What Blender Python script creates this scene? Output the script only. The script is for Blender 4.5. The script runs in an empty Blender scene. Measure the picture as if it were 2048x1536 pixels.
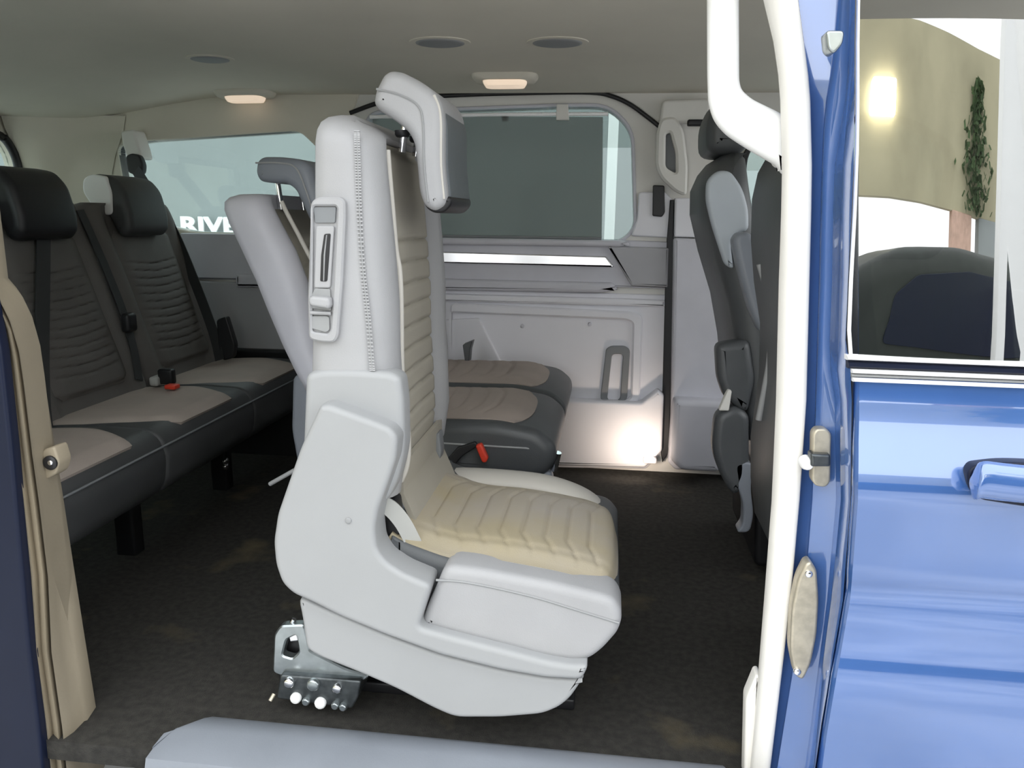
import bpy, bmesh, math, random
from mathutils import Vector, Matrix
from mathutils.geometry import tessellate_polygon

random.seed(4)
SC = bpy.context.scene
COL = SC.collection

# ------------------------------------------------------------------ camera
F = 1550.0
CAM = Vector((0, 0, 0.97))
RM = (Matrix.Rotation(math.radians(7), 3, 'Z') @ Matrix.Rotation(math.pi/2 - math.radians(12.2), 3, 'X')
      @ Matrix.Rotation(math.radians(0.8), 3, 'Z'))
cd = bpy.data.cameras.new('camera'); cam = bpy.data.objects.new('camera', cd); COL.objects.link(cam)
cd.sensor_width = 36; cd.lens = 36*F/2048; cd.clip_start = 0.02; cd.clip_end = 200
cam.matrix_world = Matrix.Translation(CAM) @ RM.to_4x4()
SC.camera = cam

# ------------------------------------------------------------------ light
SC.view_settings.view_transform = 'Standard'; SC.view_settings.look = 'None'
SC.view_settings.gamma = 1; SC.view_settings.use_curve_mapping = False
SC.view_settings.exposure = 0.0
W = bpy.data.worlds.new('overcast_sky'); SC.world = W; W.use_nodes = True
bg = W.node_tree.nodes['Background']; bg.inputs[0].default_value = (0.95, 0.98, 1.0, 1); bg.inputs[1].default_value = 3.0

# ------------------------------------------------------------------ pixel <-> place helpers (photo is 2048 x 1536)
def ray(px, py): return RM @ Vector(((px-1024)/F, (768-py)/F, -1))
def at(px, py, Y): d = ray(px, py); return CAM + d*((Y-CAM.y)/d.y)
def onz(px, py, Z): d = ray(px, py); return CAM + d*((Z-CAM.z)/d.z)
def onx(px, py, X): d = ray(px, py); return CAM + d*((X-CAM.x)/d.x)

# ------------------------------------------------------------------ materials
MATS = {}
def mat(name, col, rough=0.6, metal=0.0, var=0.06, scale=8.0, bump=0.0, bscale=200.0, coat=0.0, col2=None, spec=0.5):
    m = bpy.data.materials.new(name); m.use_nodes = True
    nt = m.node_tree; b = nt.nodes['Principled BSDF']
    b.inputs['Roughness'].default_value = rough; b.inputs['Metallic'].default_value = metal
    b.inputs['Specular IOR Level'].default_value = spec
    if coat: b.inputs['Coat Weight'].default_value = coat; b.inputs['Coat Roughness'].default_value = 0.03; b.inputs['Coat IOR'].default_value = 2.2
    tc = nt.nodes.new('ShaderNodeTexCoord')
    n = nt.nodes.new('ShaderNodeTexNoise'); n.inputs['Scale'].default_value = scale; n.inputs['Detail'].default_value = 4
    nt.links.new(tc.outputs['Object'], n.inputs['Vector'])
    r = nt.nodes.new('ShaderNodeValToRGB')
    a = col2 or tuple(c*(1-var) for c in col); z = col if col2 else tuple(min(1, c*(1+var)) for c in col)
    r.color_ramp.elements[0].position = 0.35; r.color_ramp.elements[1].position = 0.65
    r.color_ramp.elements[0].color = (*a, 1); r.color_ramp.elements[1].color = (*z, 1)
    nt.links.new(n.outputs['Fac'], r.inputs['Fac']); nt.links.new(r.outputs['Color'], b.inputs['Base Color'])
    if bump:
        n2 = nt.nodes.new('ShaderNodeTexNoise'); n2.inputs['Scale'].default_value = bscale
        nt.links.new(tc.outputs['Object'], n2.inputs['Vector'])
        bp = nt.nodes.new('ShaderNodeBump'); bp.inputs['Strength'].default_value = bump; bp.inputs['Distance'].default_value = 0.002
        nt.links.new(n2.outputs['Fac'], bp.inputs['Height']); nt.links.new(bp.outputs['Normal'], b.inputs['Normal'])
    MATS[name] = m
    return m
def glass(name, tint, refl, rough=0.0):
    m = bpy.data.materials.new(name); m.use_nodes = True; nt = m.node_tree
    for n in list(nt.nodes): nt.nodes.remove(n)
    o = nt.nodes.new('ShaderNodeOutputMaterial'); t = nt.nodes.new('ShaderNodeBsdfTransparent'); g = nt.nodes.new('ShaderNodeBsdfGlossy')
    t.inputs[0].default_value = (*tint, 1); g.inputs['Roughness'].default_value = rough
    mx = nt.nodes.new('ShaderNodeMixShader'); mx.inputs[0].default_value = refl
    nt.links.new(t.outputs[0], mx.inputs[1]); nt.links.new(g.outputs[0], mx.inputs[2]); nt.links.new(mx.outputs[0], o.inputs[0])
    MATS[name] = m; return m
def emit(name, col, s):
    m = bpy.data.materials.new(name); m.use_nodes = True; b = m.node_tree.nodes['Principled BSDF']
    b.inputs['Base Color'].default_value = (*col, 1); b.inputs['Emission Color'].default_value = (*col, 1); b.inputs['Emission Strength'].default_value = s
    MATS[name] = m; return m

mat('leather', (0.375, 0.375, 0.385), 0.45, var=0.03, bump=0.15, bscale=400)
mat('plastic', (0.35, 0.356, 0.363), 0.45, var=0.015, bump=0.05, bscale=600)
mat('plastic_mid', (0.30, 0.305, 0.31), 0.5, var=0.03)
mat('plastic_dark', (0.20, 0.21, 0.22), 0.5, var=0.03)  # darker grey plastic for recesses, seat pans and small fittings
mat('beige', (0.40, 0.37, 0.31), 0.75, var=0.04, scale=5, bump=0.2, bscale=500)
mat('beige_worn', (0.43, 0.39, 0.34), 0.75, col2=(0.42, 0.36, 0.245), scale=4.5, bump=0.2, bscale=500)
mat('cream_leather', (0.56, 0.535, 0.49), 0.5, var=0.03)
mat('black', (0.012, 0.012, 0.014), 0.45, var=0.1)
mat('dark_leather', (0.075, 0.08, 0.085), 0.42, var=0.08, bump=0.15, bscale=350)
mat('pad_leather', (0.12, 0.135, 0.145), 0.45, var=0.06, bump=0.15, bscale=350)
mat('back_shell', (0.42, 0.46, 0.50), 0.45, var=0.04)
mat('lilac_leather', (0.62, 0.62, 0.68), 0.45, var=0.03, bump=0.1, bscale=350)
mat('slate_leather', (0.23, 0.25, 0.285), 0.42, var=0.05, bump=0.1, bscale=350)
mat('bench_dark', (0.060, 0.062, 0.064), 0.5, var=0.1, bump=0.15, bscale=350)
mat('bench_back', (0.13, 0.122, 0.115), 0.7, var=0.08, bump=0.3, bscale=400)
mat('bench_fabric', (0.42, 0.355, 0.315), 0.85, var=0.05, bump=0.3, bscale=500)
mat('headliner', (0.72, 0.68, 0.585), 0.9, var=0.03, scale=3, bump=0.3, bscale=700)
mat('pillar_trim', (0.74, 0.725, 0.685), 0.6, var=0.02)
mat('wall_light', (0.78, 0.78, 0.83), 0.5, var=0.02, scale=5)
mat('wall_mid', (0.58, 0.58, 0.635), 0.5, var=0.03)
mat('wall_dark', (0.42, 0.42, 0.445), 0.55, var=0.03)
mat('seal', (0.88, 0.855, 0.81), 0.55, var=0.03, bump=0.1)
mat('seal_tan_shaded', (0.30, 0.255, 0.185), 0.6, var=0.05, bump=0.1)  # cream seal plastic, its colour darkened to stand in for shade
mat('chrome', (0.9, 0.9, 0.92), 0.12, 1.0, var=0.01)
mat('silver_strip', (0.97, 0.97, 0.98), 0.3, 0.0, var=0.01)
mat('bright_strip', (0.96, 0.96, 0.97), 0.28, 1.0, var=0.01)
mat('steel', (0.42, 0.46, 0.47), 0.28, 0.9, var=0.12, scale=30)
mat('dark_steel', (0.10, 0.11, 0.115), 0.35, 0.8, var=0.3, scale=40)
mat('brass', (0.55, 0.50, 0.40), 0.45, 0.7, var=0.12, scale=60)
mat('red', (0.75, 0.06, 0.03), 0.4, var=0.03)
mat('belt', (0.035, 0.036, 0.038), 0.7, var=0.1, bump=0.4, bscale=600)
mat('belt_grey', (0.42, 0.42, 0.40), 0.7, var=0.05)
mat('white_handle', (0.90, 0.90, 0.89), 0.5, var=0.01)
mat('blue', (0.06, 0.15, 0.42), 0.2, 0.2, var=0.04, coat=1.0)
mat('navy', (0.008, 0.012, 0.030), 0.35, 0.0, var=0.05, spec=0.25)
mat('white_paint', (0.95, 0.95, 0.94), 0.5, var=0.01)
mat('asphalt', (0.50, 0.495, 0.49), 0.9, var=0.2, scale=2)
mat('olive_wall', (0.44, 0.405, 0.27), 0.9, var=0.12, scale=0.9)
mat('outer_wall', (0.30, 0.325, 0.325), 0.9, var=0.08, scale=0.8)
mat('brick', (0.62, 0.42, 0.33), 0.9, var=0.1)
mat('car_paint', (0.03, 0.036, 0.032), 0.5, var=0.1, spec=0.3)
mat('leaf', (0.05, 0.09, 0.03), 0.8, var=0.3)
glass('glass_clear', (0.80, 0.87, 0.86), 0.05)
glass('glass_tint', (0.62, 0.68, 0.67), 0.06)
glass('glass_door', (0.26, 0.28, 0.26), 0.5)
glass('shade_mesh', (0.10, 0.105, 0.10), 0.0)
emit('lamp_warm', (1.0, 0.80, 0.62), 0.55)
emit('lamp_bright', (1.0, 0.86, 0.70), 6.0)
emit('flood', (1.0, 0.95, 0.80), 14.0)

def carpet():
    m = mat('carpet', (0.030, 0.028, 0.024), 0.95, var=0.3, scale=60, bump=0.8, bscale=350)
    nt = m.node_tree; b = nt.nodes['Principled BSDF']
    src = b.inputs['Base Color'].links[0].from_socket
    tc = nt.nodes.new('ShaderNodeTexCoord')
    n = nt.nodes.new('ShaderNodeTexNoise'); n.inputs['Scale'].default_value = 4.2; n.inputs['Detail'].default_value = 5
    nt.links.new(tc.outputs['Object'], n.inputs['Vector'])
    r = nt.nodes.new('ShaderNodeValToRGB'); r.color_ramp.elements[0].position = 0.60; r.color_ramp.elements[1].position = 0.78
    nt.links.new(n.outputs['Fac'], r.inputs['Fac'])
    mx = nt.nodes.new('ShaderNodeMixRGB'); mx.inputs[2].default_value = (0.13, 0.105, 0.06, 1)
    nt.links.new(r.outputs['Color'], mx.inputs[0]); nt.links.new(src, mx.inputs[1]); nt.links.new(mx.outputs[0], b.inputs['Base Color'])
carpet()
# the shade lets a little light through a dark woven mesh
_nt = MATS['shade_mesh'].node_tree
_g = [n for n in _nt.nodes if n.type == 'BSDF_GLOSSY'][0]; _mx = [n for n in _nt.nodes if n.type == 'MIX_SHADER'][0]
_d = _nt.nodes.new('ShaderNodeBsdfDiffuse'); _d.inputs[0].default_value = (0.26, 0.28, 0.275, 1)
_nt.links.new(_d.outputs[0], _mx.inputs[2]); _mx.inputs[0].default_value = 0.5
_t = [n for n in _nt.nodes if n.type == 'BSDF_TRANSPARENT'][0]; _t.inputs[0].default_value = (0.8, 0.82, 0.8, 1)

# ------------------------------------------------------------------ object helpers
def mesh_obj(name, verts, faces, m, parent=None, angle=35, label=None):
    me = bpy.data.meshes.new(name)
    me.from_pydata([tuple(v) for v in verts], [], faces); me.validate()
    bm = bmesh.new(); bm.from_mesh(me); bmesh.ops.remove_doubles(bm, verts=bm.verts, dist=1e-6)
    bmesh.ops.recalc_face_normals(bm, faces=bm.faces); bm.to_mesh(me); bm.free()
    me.polygons.foreach_set('use_smooth', [True]*len(me.polygons)); me.set_sharp_from_angle(angle=math.radians(angle))
    me.materials.append(MATS[m])
    o = bpy.data.objects.new(name, me); COL.objects.link(o)
    if parent: put(o, parent)
    if label: o['label'] = label
    return o
def put(o, parent):
    o.parent = parent
    # parents are unrotated, so only the offset up the chain has to be undone
    off = Vector((0, 0, 0)); p = parent
    while p: off += p.location; p = p.parent
    o.location -= off
def thing(name, label, cat, loc=(0, 0, 0), group=None):
    o = bpy.data.objects.new(name, None); COL.objects.link(o); o.location = loc; o.empty_display_size = 0.05
    o['label'] = label; o['category'] = cat
    if group: o['group'] = group
    return o
def tag(o, label, cat=None, group=None, kind=None):
    o['label'] = label
    if cat: o['category'] = cat
    if group: o['group'] = group
    if kind: o['kind'] = kind
    return o

def fillet(pts, r, n=4):
    """round the corners of a closed 2-D polygon"""
    out = []; N = len(pts)
    for i in range(N):
        p0, p, p1 = Vector(pts[i-1]), Vector(pts[i]), Vector(pts[(i+1) % N])
        a, b = p0-p, p1-p; la, lb = a.length, b.length
        if la < 1e-7 or lb < 1e-7: continue
        d = min(r, 0.45*la, 0.45*lb); A = p + a/la*d; B = p + b/lb*d
        for k in range(n+1):
            t = k/n; out.append(A*(1-t)**2 + p*2*t*(1-t) + B*t*t)
    return out
def inset(poly, d):
    N = len(poly); area = sum(poly[i-1].x*poly[i].y - poly[i].x*poly[i-1].y for i in range(N)); s = 1 if area > 0 else -1
    out = []
    for i in range(N):
        a = (poly[i]-poly[i-1]); b = (poly[(i+1) % N]-poly[i])
        a = a.normalized() if a.length > 1e-9 else b.normalized(); b = b.normalized() if b.length > 1e-9 else a
        n = Vector((-a.y-b.y, a.x+b.x))
        n = n.normalized() if n.length > 1e-6 else Vector((-a.y, a.x))
        k = max(0.5, n.dot(Vector((-a.y, a.x))))
        out.append(poly[i] + n*(s*d/k))
    return out
def slab_xz(name, poly, Y0, Y1, m, parent=None, r=0.01, bev=0.006, seg=4, angle=35, label=None, n=4, dome=0.0, holes=None):
    """a side profile in X-Z given a real thickness along Y with rounded rims"""
    P = fillet(poly, r, n) if r else [Vector(p) for p in poly]
    rings = []
    if dome:
        for k in range(3): rings.append((Y0 - dome*(1-[0.9, 0.55, 0.2][k]**2), bev + dome*4*[0.9, 0.55, 0.2][k]))
    if bev:
        rings.append((Y0, bev*1.12))
        for k in range(seg+1):
            a = (1-k/seg)*math.pi/2; rings.append((Y0 + bev*(1-math.sin(a)), bev*(1-math.cos(a))))
        for k in range(seg+1):
            a = k/seg*math.pi/2; rings.append((Y1 - bev*(1-math.sin(a)), bev*(1-math.cos(a))))
        rings.append((Y1, bev*1.12))
    else: rings += [(Y0, 0), (Y1, 0)]
    V = []; N = len(P)
    for y, d in rings:
        Q = inset(P, d) if d > 1e-9 else P
        V += [Vector((q.x, y, q.y)) for q in Q]
    Fc = []
    for k in range(len(rings)-1):
        for i in range(N):
            j = (i+1) % N; Fc.append((k*N+i, k*N+j, (k+1)*N+j, (k+1)*N+i))
    for k in (0, len(rings)-1):
        tri = tessellate_polygon([[Vector((V[k*N+i].x, V[k*N+i].z, 0)) for i in range(N)]])
        Fc += [tuple(k*N+i for i in t) for t in tri]
    return mesh_obj(name, V, Fc, m, parent, angle, label)
def pix(pts, Y):
    out = []
    for p in pts:
        q = at(p[0], p[1], Y); out.append((q.x, q.z))
    return out
def slab(name, pts, Y0, Y1, m, parent=None, ref=None, **k):
    return slab_xz(name, pix(pts, Y0 if ref is None else ref), Y0, Y1, m, parent, **k)
def plate(name, outer, holes, Y0, Y1, m, parent=None, label=None):
    """flat panel in X-Z with openings"""
    loops = [[Vector((a, b, 0)) for a, b in l] for l in [outer]+holes]
    flat = [p for l in loops for p in l]; n = len(flat)
    tri = tessellate_polygon(loops)
    V = [Vector((p.x, Y0, p.y)) for p in flat] + [Vector((p.x, Y1, p.y)) for p in flat]
    Fc = [tuple(t) for t in tri] + [tuple(n+i for i in t) for t in tri]
    o = 0
    for l in loops:
        k = len(l)
        for i in range(k):
            j = (i+1) % k; Fc.append((o+i, o+j, n+o+j, n+o+i))
        o += k
    return mesh_obj(name, V, Fc, m, parent, 30, label)
def ring(name, outer, hole, Y0, Y1, m, parent=None, r=0.012, bev=0.003, label=None):
    """rounded frame with one opening"""
    P = fillet(outer, r, 4); H = fillet(hole, r*0.7, 4)
    V = []; Fc = []
    def loop(pts, y): s = len(V); V.extend(Vector((p.x, y, p.y)) for p in pts); return list(range(s, s+len(pts)))
    def band(a, b):
        for i in range(len(a)):
            j = (i+1) % len(a); Fc.append((a[i], a[j], b[j], b[i]))
    o0 = loop(inset(P, bev), Y0); o1 = loop(P, Y0+bev); o2 = loop(P, Y1)
    h0 = loop(inset(H, -bev), Y0); h1 = loop(H, Y0+bev); h2 = loop(H, Y1)
    band(o0, o1); band(o1, o2); band(h0, h1); band(h1, h2)
    for a, b in ((o0, h0), (o2, h2)):
        idx = a+b
        tri = tessellate_polygon([[Vector((V[i].x, V[i].z, 0)) for i in a], [Vector((V[i].x, V[i].z, 0)) for i in b]])
        Fc.extend(tuple(idx[i] for i in t) for t in tri)
    return mesh_obj(name, V, Fc, m, parent, 35, label)
def loft(name, secs, m, parent=None, cap=True, angle=40, label=None, closed=True):
    N = len(secs[0]); V = [p for s in secs for p in s]; Fc = []
    for k in range(len(secs)-1):
        for i in range(N if closed else N-1):
            j = (i+1) % N; Fc.append((k*N+i, k*N+j, (k+1)*N+j, (k+1)*N+i))
    if cap:
        for k in (0, len(secs)-1):
            c = len(V); V.append(sum(secs[k], Vector())/N)
            for i in range(N): Fc.append((k*N+i, k*N+(i+1) % N, c))
    return mesh_obj(name, V, Fc, m, parent, angle, label)
def smooth_path(pts, n=6):
    pts = [Vector(p) for p in pts]; out = []
    for i in range(len(pts)-1):
        p0 = pts[max(0, i-1)]; p1 = pts[i]; p2 = pts[i+1]; p3 = pts[min(len(pts)-1, i+2)]
        for k in range(n):
            t = k/n
            out.append(0.5*((2*p1) + (p2-p0)*t + (2*p0-5*p1+4*p2-p3)*t*t + (3*p1-p0-3*p2+p3)*t**3))
    out.append(pts[-1]); return out
def tube(name, pts, r, m, parent=None, n=10, flat=1.0, label=None, up=None):
    pts = [Vector(p) for p in pts]; secs = []
    for i, p in enumerate(pts):
        t = (pts[min(i+1, len(pts)-1)] - pts[max(i-1, 0)]).normalized()
        u = Vector(up) if up else (Vector((0, 1, 0)) if abs(t.y) < 0.9 else Vector((1, 0, 0)))
        u = (u - t*u.dot(t)).normalized(); w = t.cross(u)
        rr = r[i] if isinstance(r, (list, tuple)) else r
        secs.append([p + u*(math.cos(a)*rr*flat) + w*(math.sin(a)*rr) for a in [2*math.pi*k/n for k in range(n)]])
    return loft(name, secs, m, parent, label=label, angle=50)
def strap(name, pts, width, thick, m, parent=None, across=(0, 1, 0), label=None):
    pts = [Vector(p) for p in pts]; ac = Vector(across).normalized(); secs = []
    for i, p in enumerate(pts):
        t = (pts[min(i+1, len(pts)-1)] - pts[max(i-1, 0)]).normalized()
        a = (ac - t*ac.dot(t)).normalized(); nn = t.cross(a)
        secs.append([p + a*width/2 + nn*thick/2, p - a*width/2 + nn*thick/2, p - a*width/2 - nn*thick/2, p + a*width/2 - nn*thick/2])
    return loft(name, secs, m, parent, label=label)
def box(name, c, s, m, parent=None, bev=0.004, label=None, rot=None):
    bm = bmesh.new(); bmesh.ops.create_cube(bm, size=1)
    for v in bm.verts: v.co = Vector((v.co.x*s[0], v.co.y*s[1], v.co.z*s[2]))
    if bev: bmesh.ops.bevel(bm, geom=list(bm.edges), offset=min(bev, 0.45*min(s)), segments=3, affect='EDGES', profile=0.5)
    if rot: bmesh.ops.rotate(bm, verts=bm.verts, cent=(0, 0, 0), matrix=Matrix.Rotation(rot[1], 3, rot[0]))
    bmesh.ops.translate(bm, verts=bm.verts, vec=c)
    bm.verts.index_update()
    V = [v.co.copy() for v in bm.verts]; Fc = [tuple(v.index for v in f.verts) for f in bm.faces]; bm.free()
    return mesh_obj(name, V, Fc, m, parent, 40, label)
def disc(name, c, r, h, m, parent=None, axis='Y', n=16, dome=0.3, label=None):
    c = Vector(c); secs = []
    for y, rr in ((0, r), (-h*0.6, r), (-h*0.9, r*(1-dome*0.5)), (-h, r*(1-dome))):
        if axis == 'Y': secs.append([c + Vector((rr*math.cos(a), y, rr*math.sin(a))) for a in [2*math.pi*k/n for k in range(n)]])
        elif axis == 'X': secs.append([c + Vector((y, rr*math.cos(a), rr*math.sin(a))) for a in [2*math.pi*k/n for k in range(n)]])
        else: secs.append([c + Vector((rr*math.cos(a), rr*math.sin(a), y)) for a in [2*math.pi*k/n for k in range(n)]])
    return loft(name, secs, m, parent, label=label)
def grid(name, fn, nu, nv, m, parent=None, thick=0.012, angle=60, label=None):
    V = [fn(i/nu, j/nv) for j in range(nv+1) for i in range(nu+1)]
    Fc = [(j*(nu+1)+i, j*(nu+1)+i+1, (j+1)*(nu+1)+i+1, (j+1)*(nu+1)+i) for j in range(nv) for i in range(nu)]
    me = bpy.data.meshes.new(name); me.from_pydata([tuple(v) for v in V], [], Fc)
    me.polygons.foreach_set('use_smooth', [True]*len(me.polygons))
    if thick:
        # closed body: duplicate the sheet behind itself and stitch the rim
        nrm = [Vector(v.normal) for v in me.vertices]; n0 = len(V)
        V2 = V + [V[i] - nrm[i]*thick for i in range(n0)]
        F2 = Fc + [tuple(n0+i for i in reversed(f)) for f in Fc]
        rim = [i for i in range(nu+1)] + [j*(nu+1)+nu for j in range(1, nv+1)] + [nv*(nu+1)+i for i in range(nu-1, -1, -1)] + [j*(nu+1) for j in range(nv-1, 0, -1)]
        F2 += [(rim[k], rim[(k+1) % len(rim)], n0+rim[(k+1) % len(rim)], n0+rim[k]) for k in range(len(rim))]
        bpy.data.meshes.remove(me)
        return mesh_obj(name, V2, F2, m, parent, angle, label)
    me.materials.append(MATS[m]); o = bpy.data.objects.new(name, me); COL.objects.link(o)
    if parent: put(o, parent)
    if label: o['label'] = label
    return o
def lerp_tab(tab, t):
    """tab: list of tuples whose first entry rises; linear interpolation of the rest"""
    if t <= tab[0][0]: return tab[0][1:]
    for a, b in zip(tab, tab[1:]):
        if t <= b[0]:
            k = (t-a[0])/(b[0]-a[0]); return tuple(x*(1-k)+y*k for x, y in zip(a[1:], b[1:]))
    return tab[-1][1:]
def sm(t): t = max(0.0, min(1.0, t)); return t*t*(3-2*t)

def make_back(levels, Y0, Y1, m, parent, bw=0.12, dep=0.03, rr=0.03, seam=0.5, name='backrest'):
    """padded seat back: levels from bottom to top (xr, xf, z, y_inset); side bolsters stand proud of the middle"""
    secs = []
    for xr, xf, z, iy in levels:
        if isinstance(z, tuple): zr, zf = z
        else: zr = zf = z
        y0, y1 = Y0+iy, Y1-iy; w = min(bw, (y1-y0)*0.3); xs = xr + (xf-xr)*seam; d = min(dep, (xf-xr)*0.35)*(1-min(1, iy/0.03))
        half = [(xr, rr), (xr + rr*0.3, rr*0.3), (xr + rr, 0.0)]
        half += [(xs, 0.0)] + [(xs + (xf-xs)*math.sin(a), w*0.5*(1-math.cos(a))) for a in [k/6*math.pi/2 for k in range(1, 7)]]
        half += [(xf - d*sm((k+1)/5), w*0.5 + w*0.5*(k+1)/5) for k in range(5)]
        loop = [(x, y0+y) for x, y in half] + [(xf-d, y0+w+(y1-y0-2*w)*k/6) for k in range(1, 6)] + [(x, y1-y) for x, y in reversed(half)]
        secs.append([Vector((x, y, zr + (zf-zr)*(x-xr)/max(1e-6, xf-xr))) for x, y in loop])
    return loft(name, secs, m, parent, angle=60)
def back_insert(levels, Y0, Y1, m, parent, bw=0.12, dep=0.03, t0=0.0, t1=1.0, ribs=8, chev=0.02, nv=90, nu=24, puff=0.012, r0=0.0, r1=1.0, name='backrest_panel', gd=0.008, taper=0.0):
    tab = [(l[2] if not isinstance(l[2], tuple) else l[2][1], l[0], l[1], l[3]) for l in levels]
    z0 = tab[0][0]+(tab[-1][0]-tab[0][0])*t0; z1 = tab[0][0]+(tab[-1][0]-tab[0][0])*t1
    def fn(u, v):
        z = z0 + (z1-z0)*v; xr, xf, iy = lerp_tab(tab, z)
        e = min(u, 1-u)*2; ev = min(v, 1-v)
        nar = (1-sm(ev/0.06))*0.15 + taper*v
        y = Y0+bw*0.85 + (Y1-Y0-1.7*bw)*(0.5+(u-0.5)*(1-nar))
        edge = sm(e/0.18)*sm(ev/0.04)
        x = xf - dep*(1-min(1, iy/0.03)) + puff*(0.15+0.85*edge)
        c = (v + chev*(abs(u-0.5)*2)**1.5 - r0)/(r1-r0)*ribs
        if -0.4 < c < ribs+0.5 and 0.06 < u < 0.94:
            g = abs(c-round(c)); x -= gd*math.exp(-(g/0.09)**2)*sm(e/0.25)
        return Vector((x, y, z))
    return grid(name, fn, nu, nv, m, parent, thick=0.02)

# ================================================================== SETTING
XR, XF = -2.28, 1.35          # rear and front ends of the cabin
YN, YW = 1.14, 2.95           # near (open) side and far wall

def flr(u, v): return Vector((XR+(XF-XR)*u, YN+0.1+(YW-YN-0.1)*v, 0))
tag(box('floor', ((XR+XF)/2, (YN+0.02+YW)/2, -0.02), (XF-XR, YW-YN-0.02, 0.04), 'carpet', bev=0), 'dark brown carpet on the van floor', kind='structure')

# ceiling: gently arched headliner
def ceil_z(x, y):
    s = (y-1.15)/(YW-1.15)
    z = 1.43 - 0.025*sm((y-2.35)/(YW-2.35)) - 0.05*sm((1.45-y)/0.3)
    z -= 0.10*sm((-1.35-x)/0.9)
    return z
c = grid('ceiling', lambda u, v: Vector((XR+(XF-XR)*u, 1.12+(YW+0.02-1.12)*v, ceil_z(XR+(XF-XR)*u, 1.12+(YW+0.02-1.12)*v))), 60, 40, 'headliner', thick=-0.03)
tag(c, 'olive grey fabric headliner of the van roof', kind='structure')

# far side wall with window openings
def rrect(pts, r, n=6): return [(p.x, p.y) for p in fillet(pts, r, n)]
W1 = rrect(pix([(735, 228), (1120, 214), (1215, 214), (1262, 260), (1268, 455), (1240, 482), (735, 468)], YW), 0.06)
W2 = rrect(pix([(236, 292), (290, 282), (600, 262), (640, 300), (650, 470), (390, 464), (262, 440)], YW), 0.03)
W3 = rrect([(0.47, 0.86), (1.15, 0.86), (1.15, 1.22), (0.98, 1.31), (0.62, 1.31), (0.47, 1.22)], 0.06)
wf = plate('wall_far', [(XR, -0.02), (XF, -0.02), (XF, 1.44), (XR, 1.44)], [W1, W2, W3], YW, YW+0.07, 'pillar_trim')
tag(wf, 'pale grey far side wall of the van with window openings', kind='structure')

ring('rear_side_trim', [(XR, 0.80), (-1.02, 0.80), (-0.99, 1.0), (-0.99, 1.3), (-0.94, 1.43), (XR, 1.43)], W2, YW-0.008, YW+0.01, 'headliner', wf, r=0.02, bev=0.003)
def window(name, hole, m, label, Y=YW+0.045):
    cx = sum(p[0] for p in hole)/len(hole)
    o = slab_xz(name, hole, Y, Y+0.006, m, r=0, bev=0)
    tag(o, label, kind='structure'); return o
window('window_1', W1, 'glass_tint', 'middle side window behind the roller shade')
window('window_2', W2, 'glass_clear', 'rear side window with white lettering seen beyond it')
window('window_3', W3, 'glass_clear', 'far front door window behind the front seats')
def rim(name, hole, m, w, Y0, Y1, parent):
    H = [Vector(p) for p in hole]
    return ring(name, [tuple(p) for p in inset(H, -w)], hole, Y0, Y1, m, parent, r=0.004, bev=0.003)
rim('window_seal', W1, 'wall_mid', 0.012, YW-0.01, YW+0.04, wf)
rim('window_seal', W2, 'black', 0.006, YW-0.006, YW+0.04, wf)
rim('window_seal', W3, 'black', 0.02, YW-0.012, YW+0.04, wf)
# window surround panel and dark shut line round the far sliding door
dl = [(700, 226), (780, 200), (900, 191), (1050, 186), (1180, 185), (1225, 193), (1262, 210), (1300, 238), (1325, 258)]
tube('door_seal', smooth_path([at(x, y, YW-0.01) for x, y in dl]), 0.008, 'black', wf)
# panels of the far wall -------------------------------------------------
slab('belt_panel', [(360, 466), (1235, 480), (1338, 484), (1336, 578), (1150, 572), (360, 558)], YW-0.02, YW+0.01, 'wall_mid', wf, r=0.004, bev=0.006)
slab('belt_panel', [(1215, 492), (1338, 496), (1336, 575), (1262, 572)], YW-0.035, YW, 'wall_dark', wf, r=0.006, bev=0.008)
slab('sill_ledge', [(690, 472), (1240, 481), (1262, 488), (1240, 494), (690, 487)], YW-0.045, YW+0.01, 'wall_mid', wf, r=0.006, bev=0.01)
slab('silver_strip', [(690, 498), (1212, 513), (1228, 534), (690, 522)], YW-0.036, YW-0.01, 'bright_strip', wf, r=0.004, bev=0.005, label='bright silver trim strip under the window')
slab('belt_ledge', [(470, 548), (1225, 566), (1236, 580), (1200, 586), (470, 575)], YW-0.042, YW, 'wall_mid', wf, r=0.006, bev=0.012)
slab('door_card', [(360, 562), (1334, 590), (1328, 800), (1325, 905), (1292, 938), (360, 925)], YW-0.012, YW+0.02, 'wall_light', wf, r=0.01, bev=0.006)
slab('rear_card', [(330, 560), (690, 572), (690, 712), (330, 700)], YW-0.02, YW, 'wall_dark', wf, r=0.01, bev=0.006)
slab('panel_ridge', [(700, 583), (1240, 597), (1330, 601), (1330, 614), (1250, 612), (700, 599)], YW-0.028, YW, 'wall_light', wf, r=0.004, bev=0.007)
ring('pocket_frame', pix([(900, 606), (1262, 624), (1285, 632), (1280, 800), (1262, 812), (900, 808)], YW-0.03), pix([(900.5, 625), (1250, 639), (1266, 645), (1262, 795), (1250, 802), (900.5, 800)], YW-0.03), YW-0.03, YW, 'wall_light', wf, r=0.02, bev=0.006)
slab('fold_panel', [(880, 640), (958, 636), (1010, 740), (880, 742)], YW-0.024, YW, 'wall_light', wf, r=0.01, bev=0.006)
ring('handle_recess', pix([(1212, 698), (1222, 692), (1250, 692), (1260, 700), (1254, 802), (1200, 802)], YW-0.024), pix([(1224, 708), (1246, 708), (1240, 800.5), (1214, 800.5)], YW-0.024), YW-0.026, YW, 'plastic_dark', wf, r=0.02, bev=0.003, label='dark edged vertical grip recess')
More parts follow.
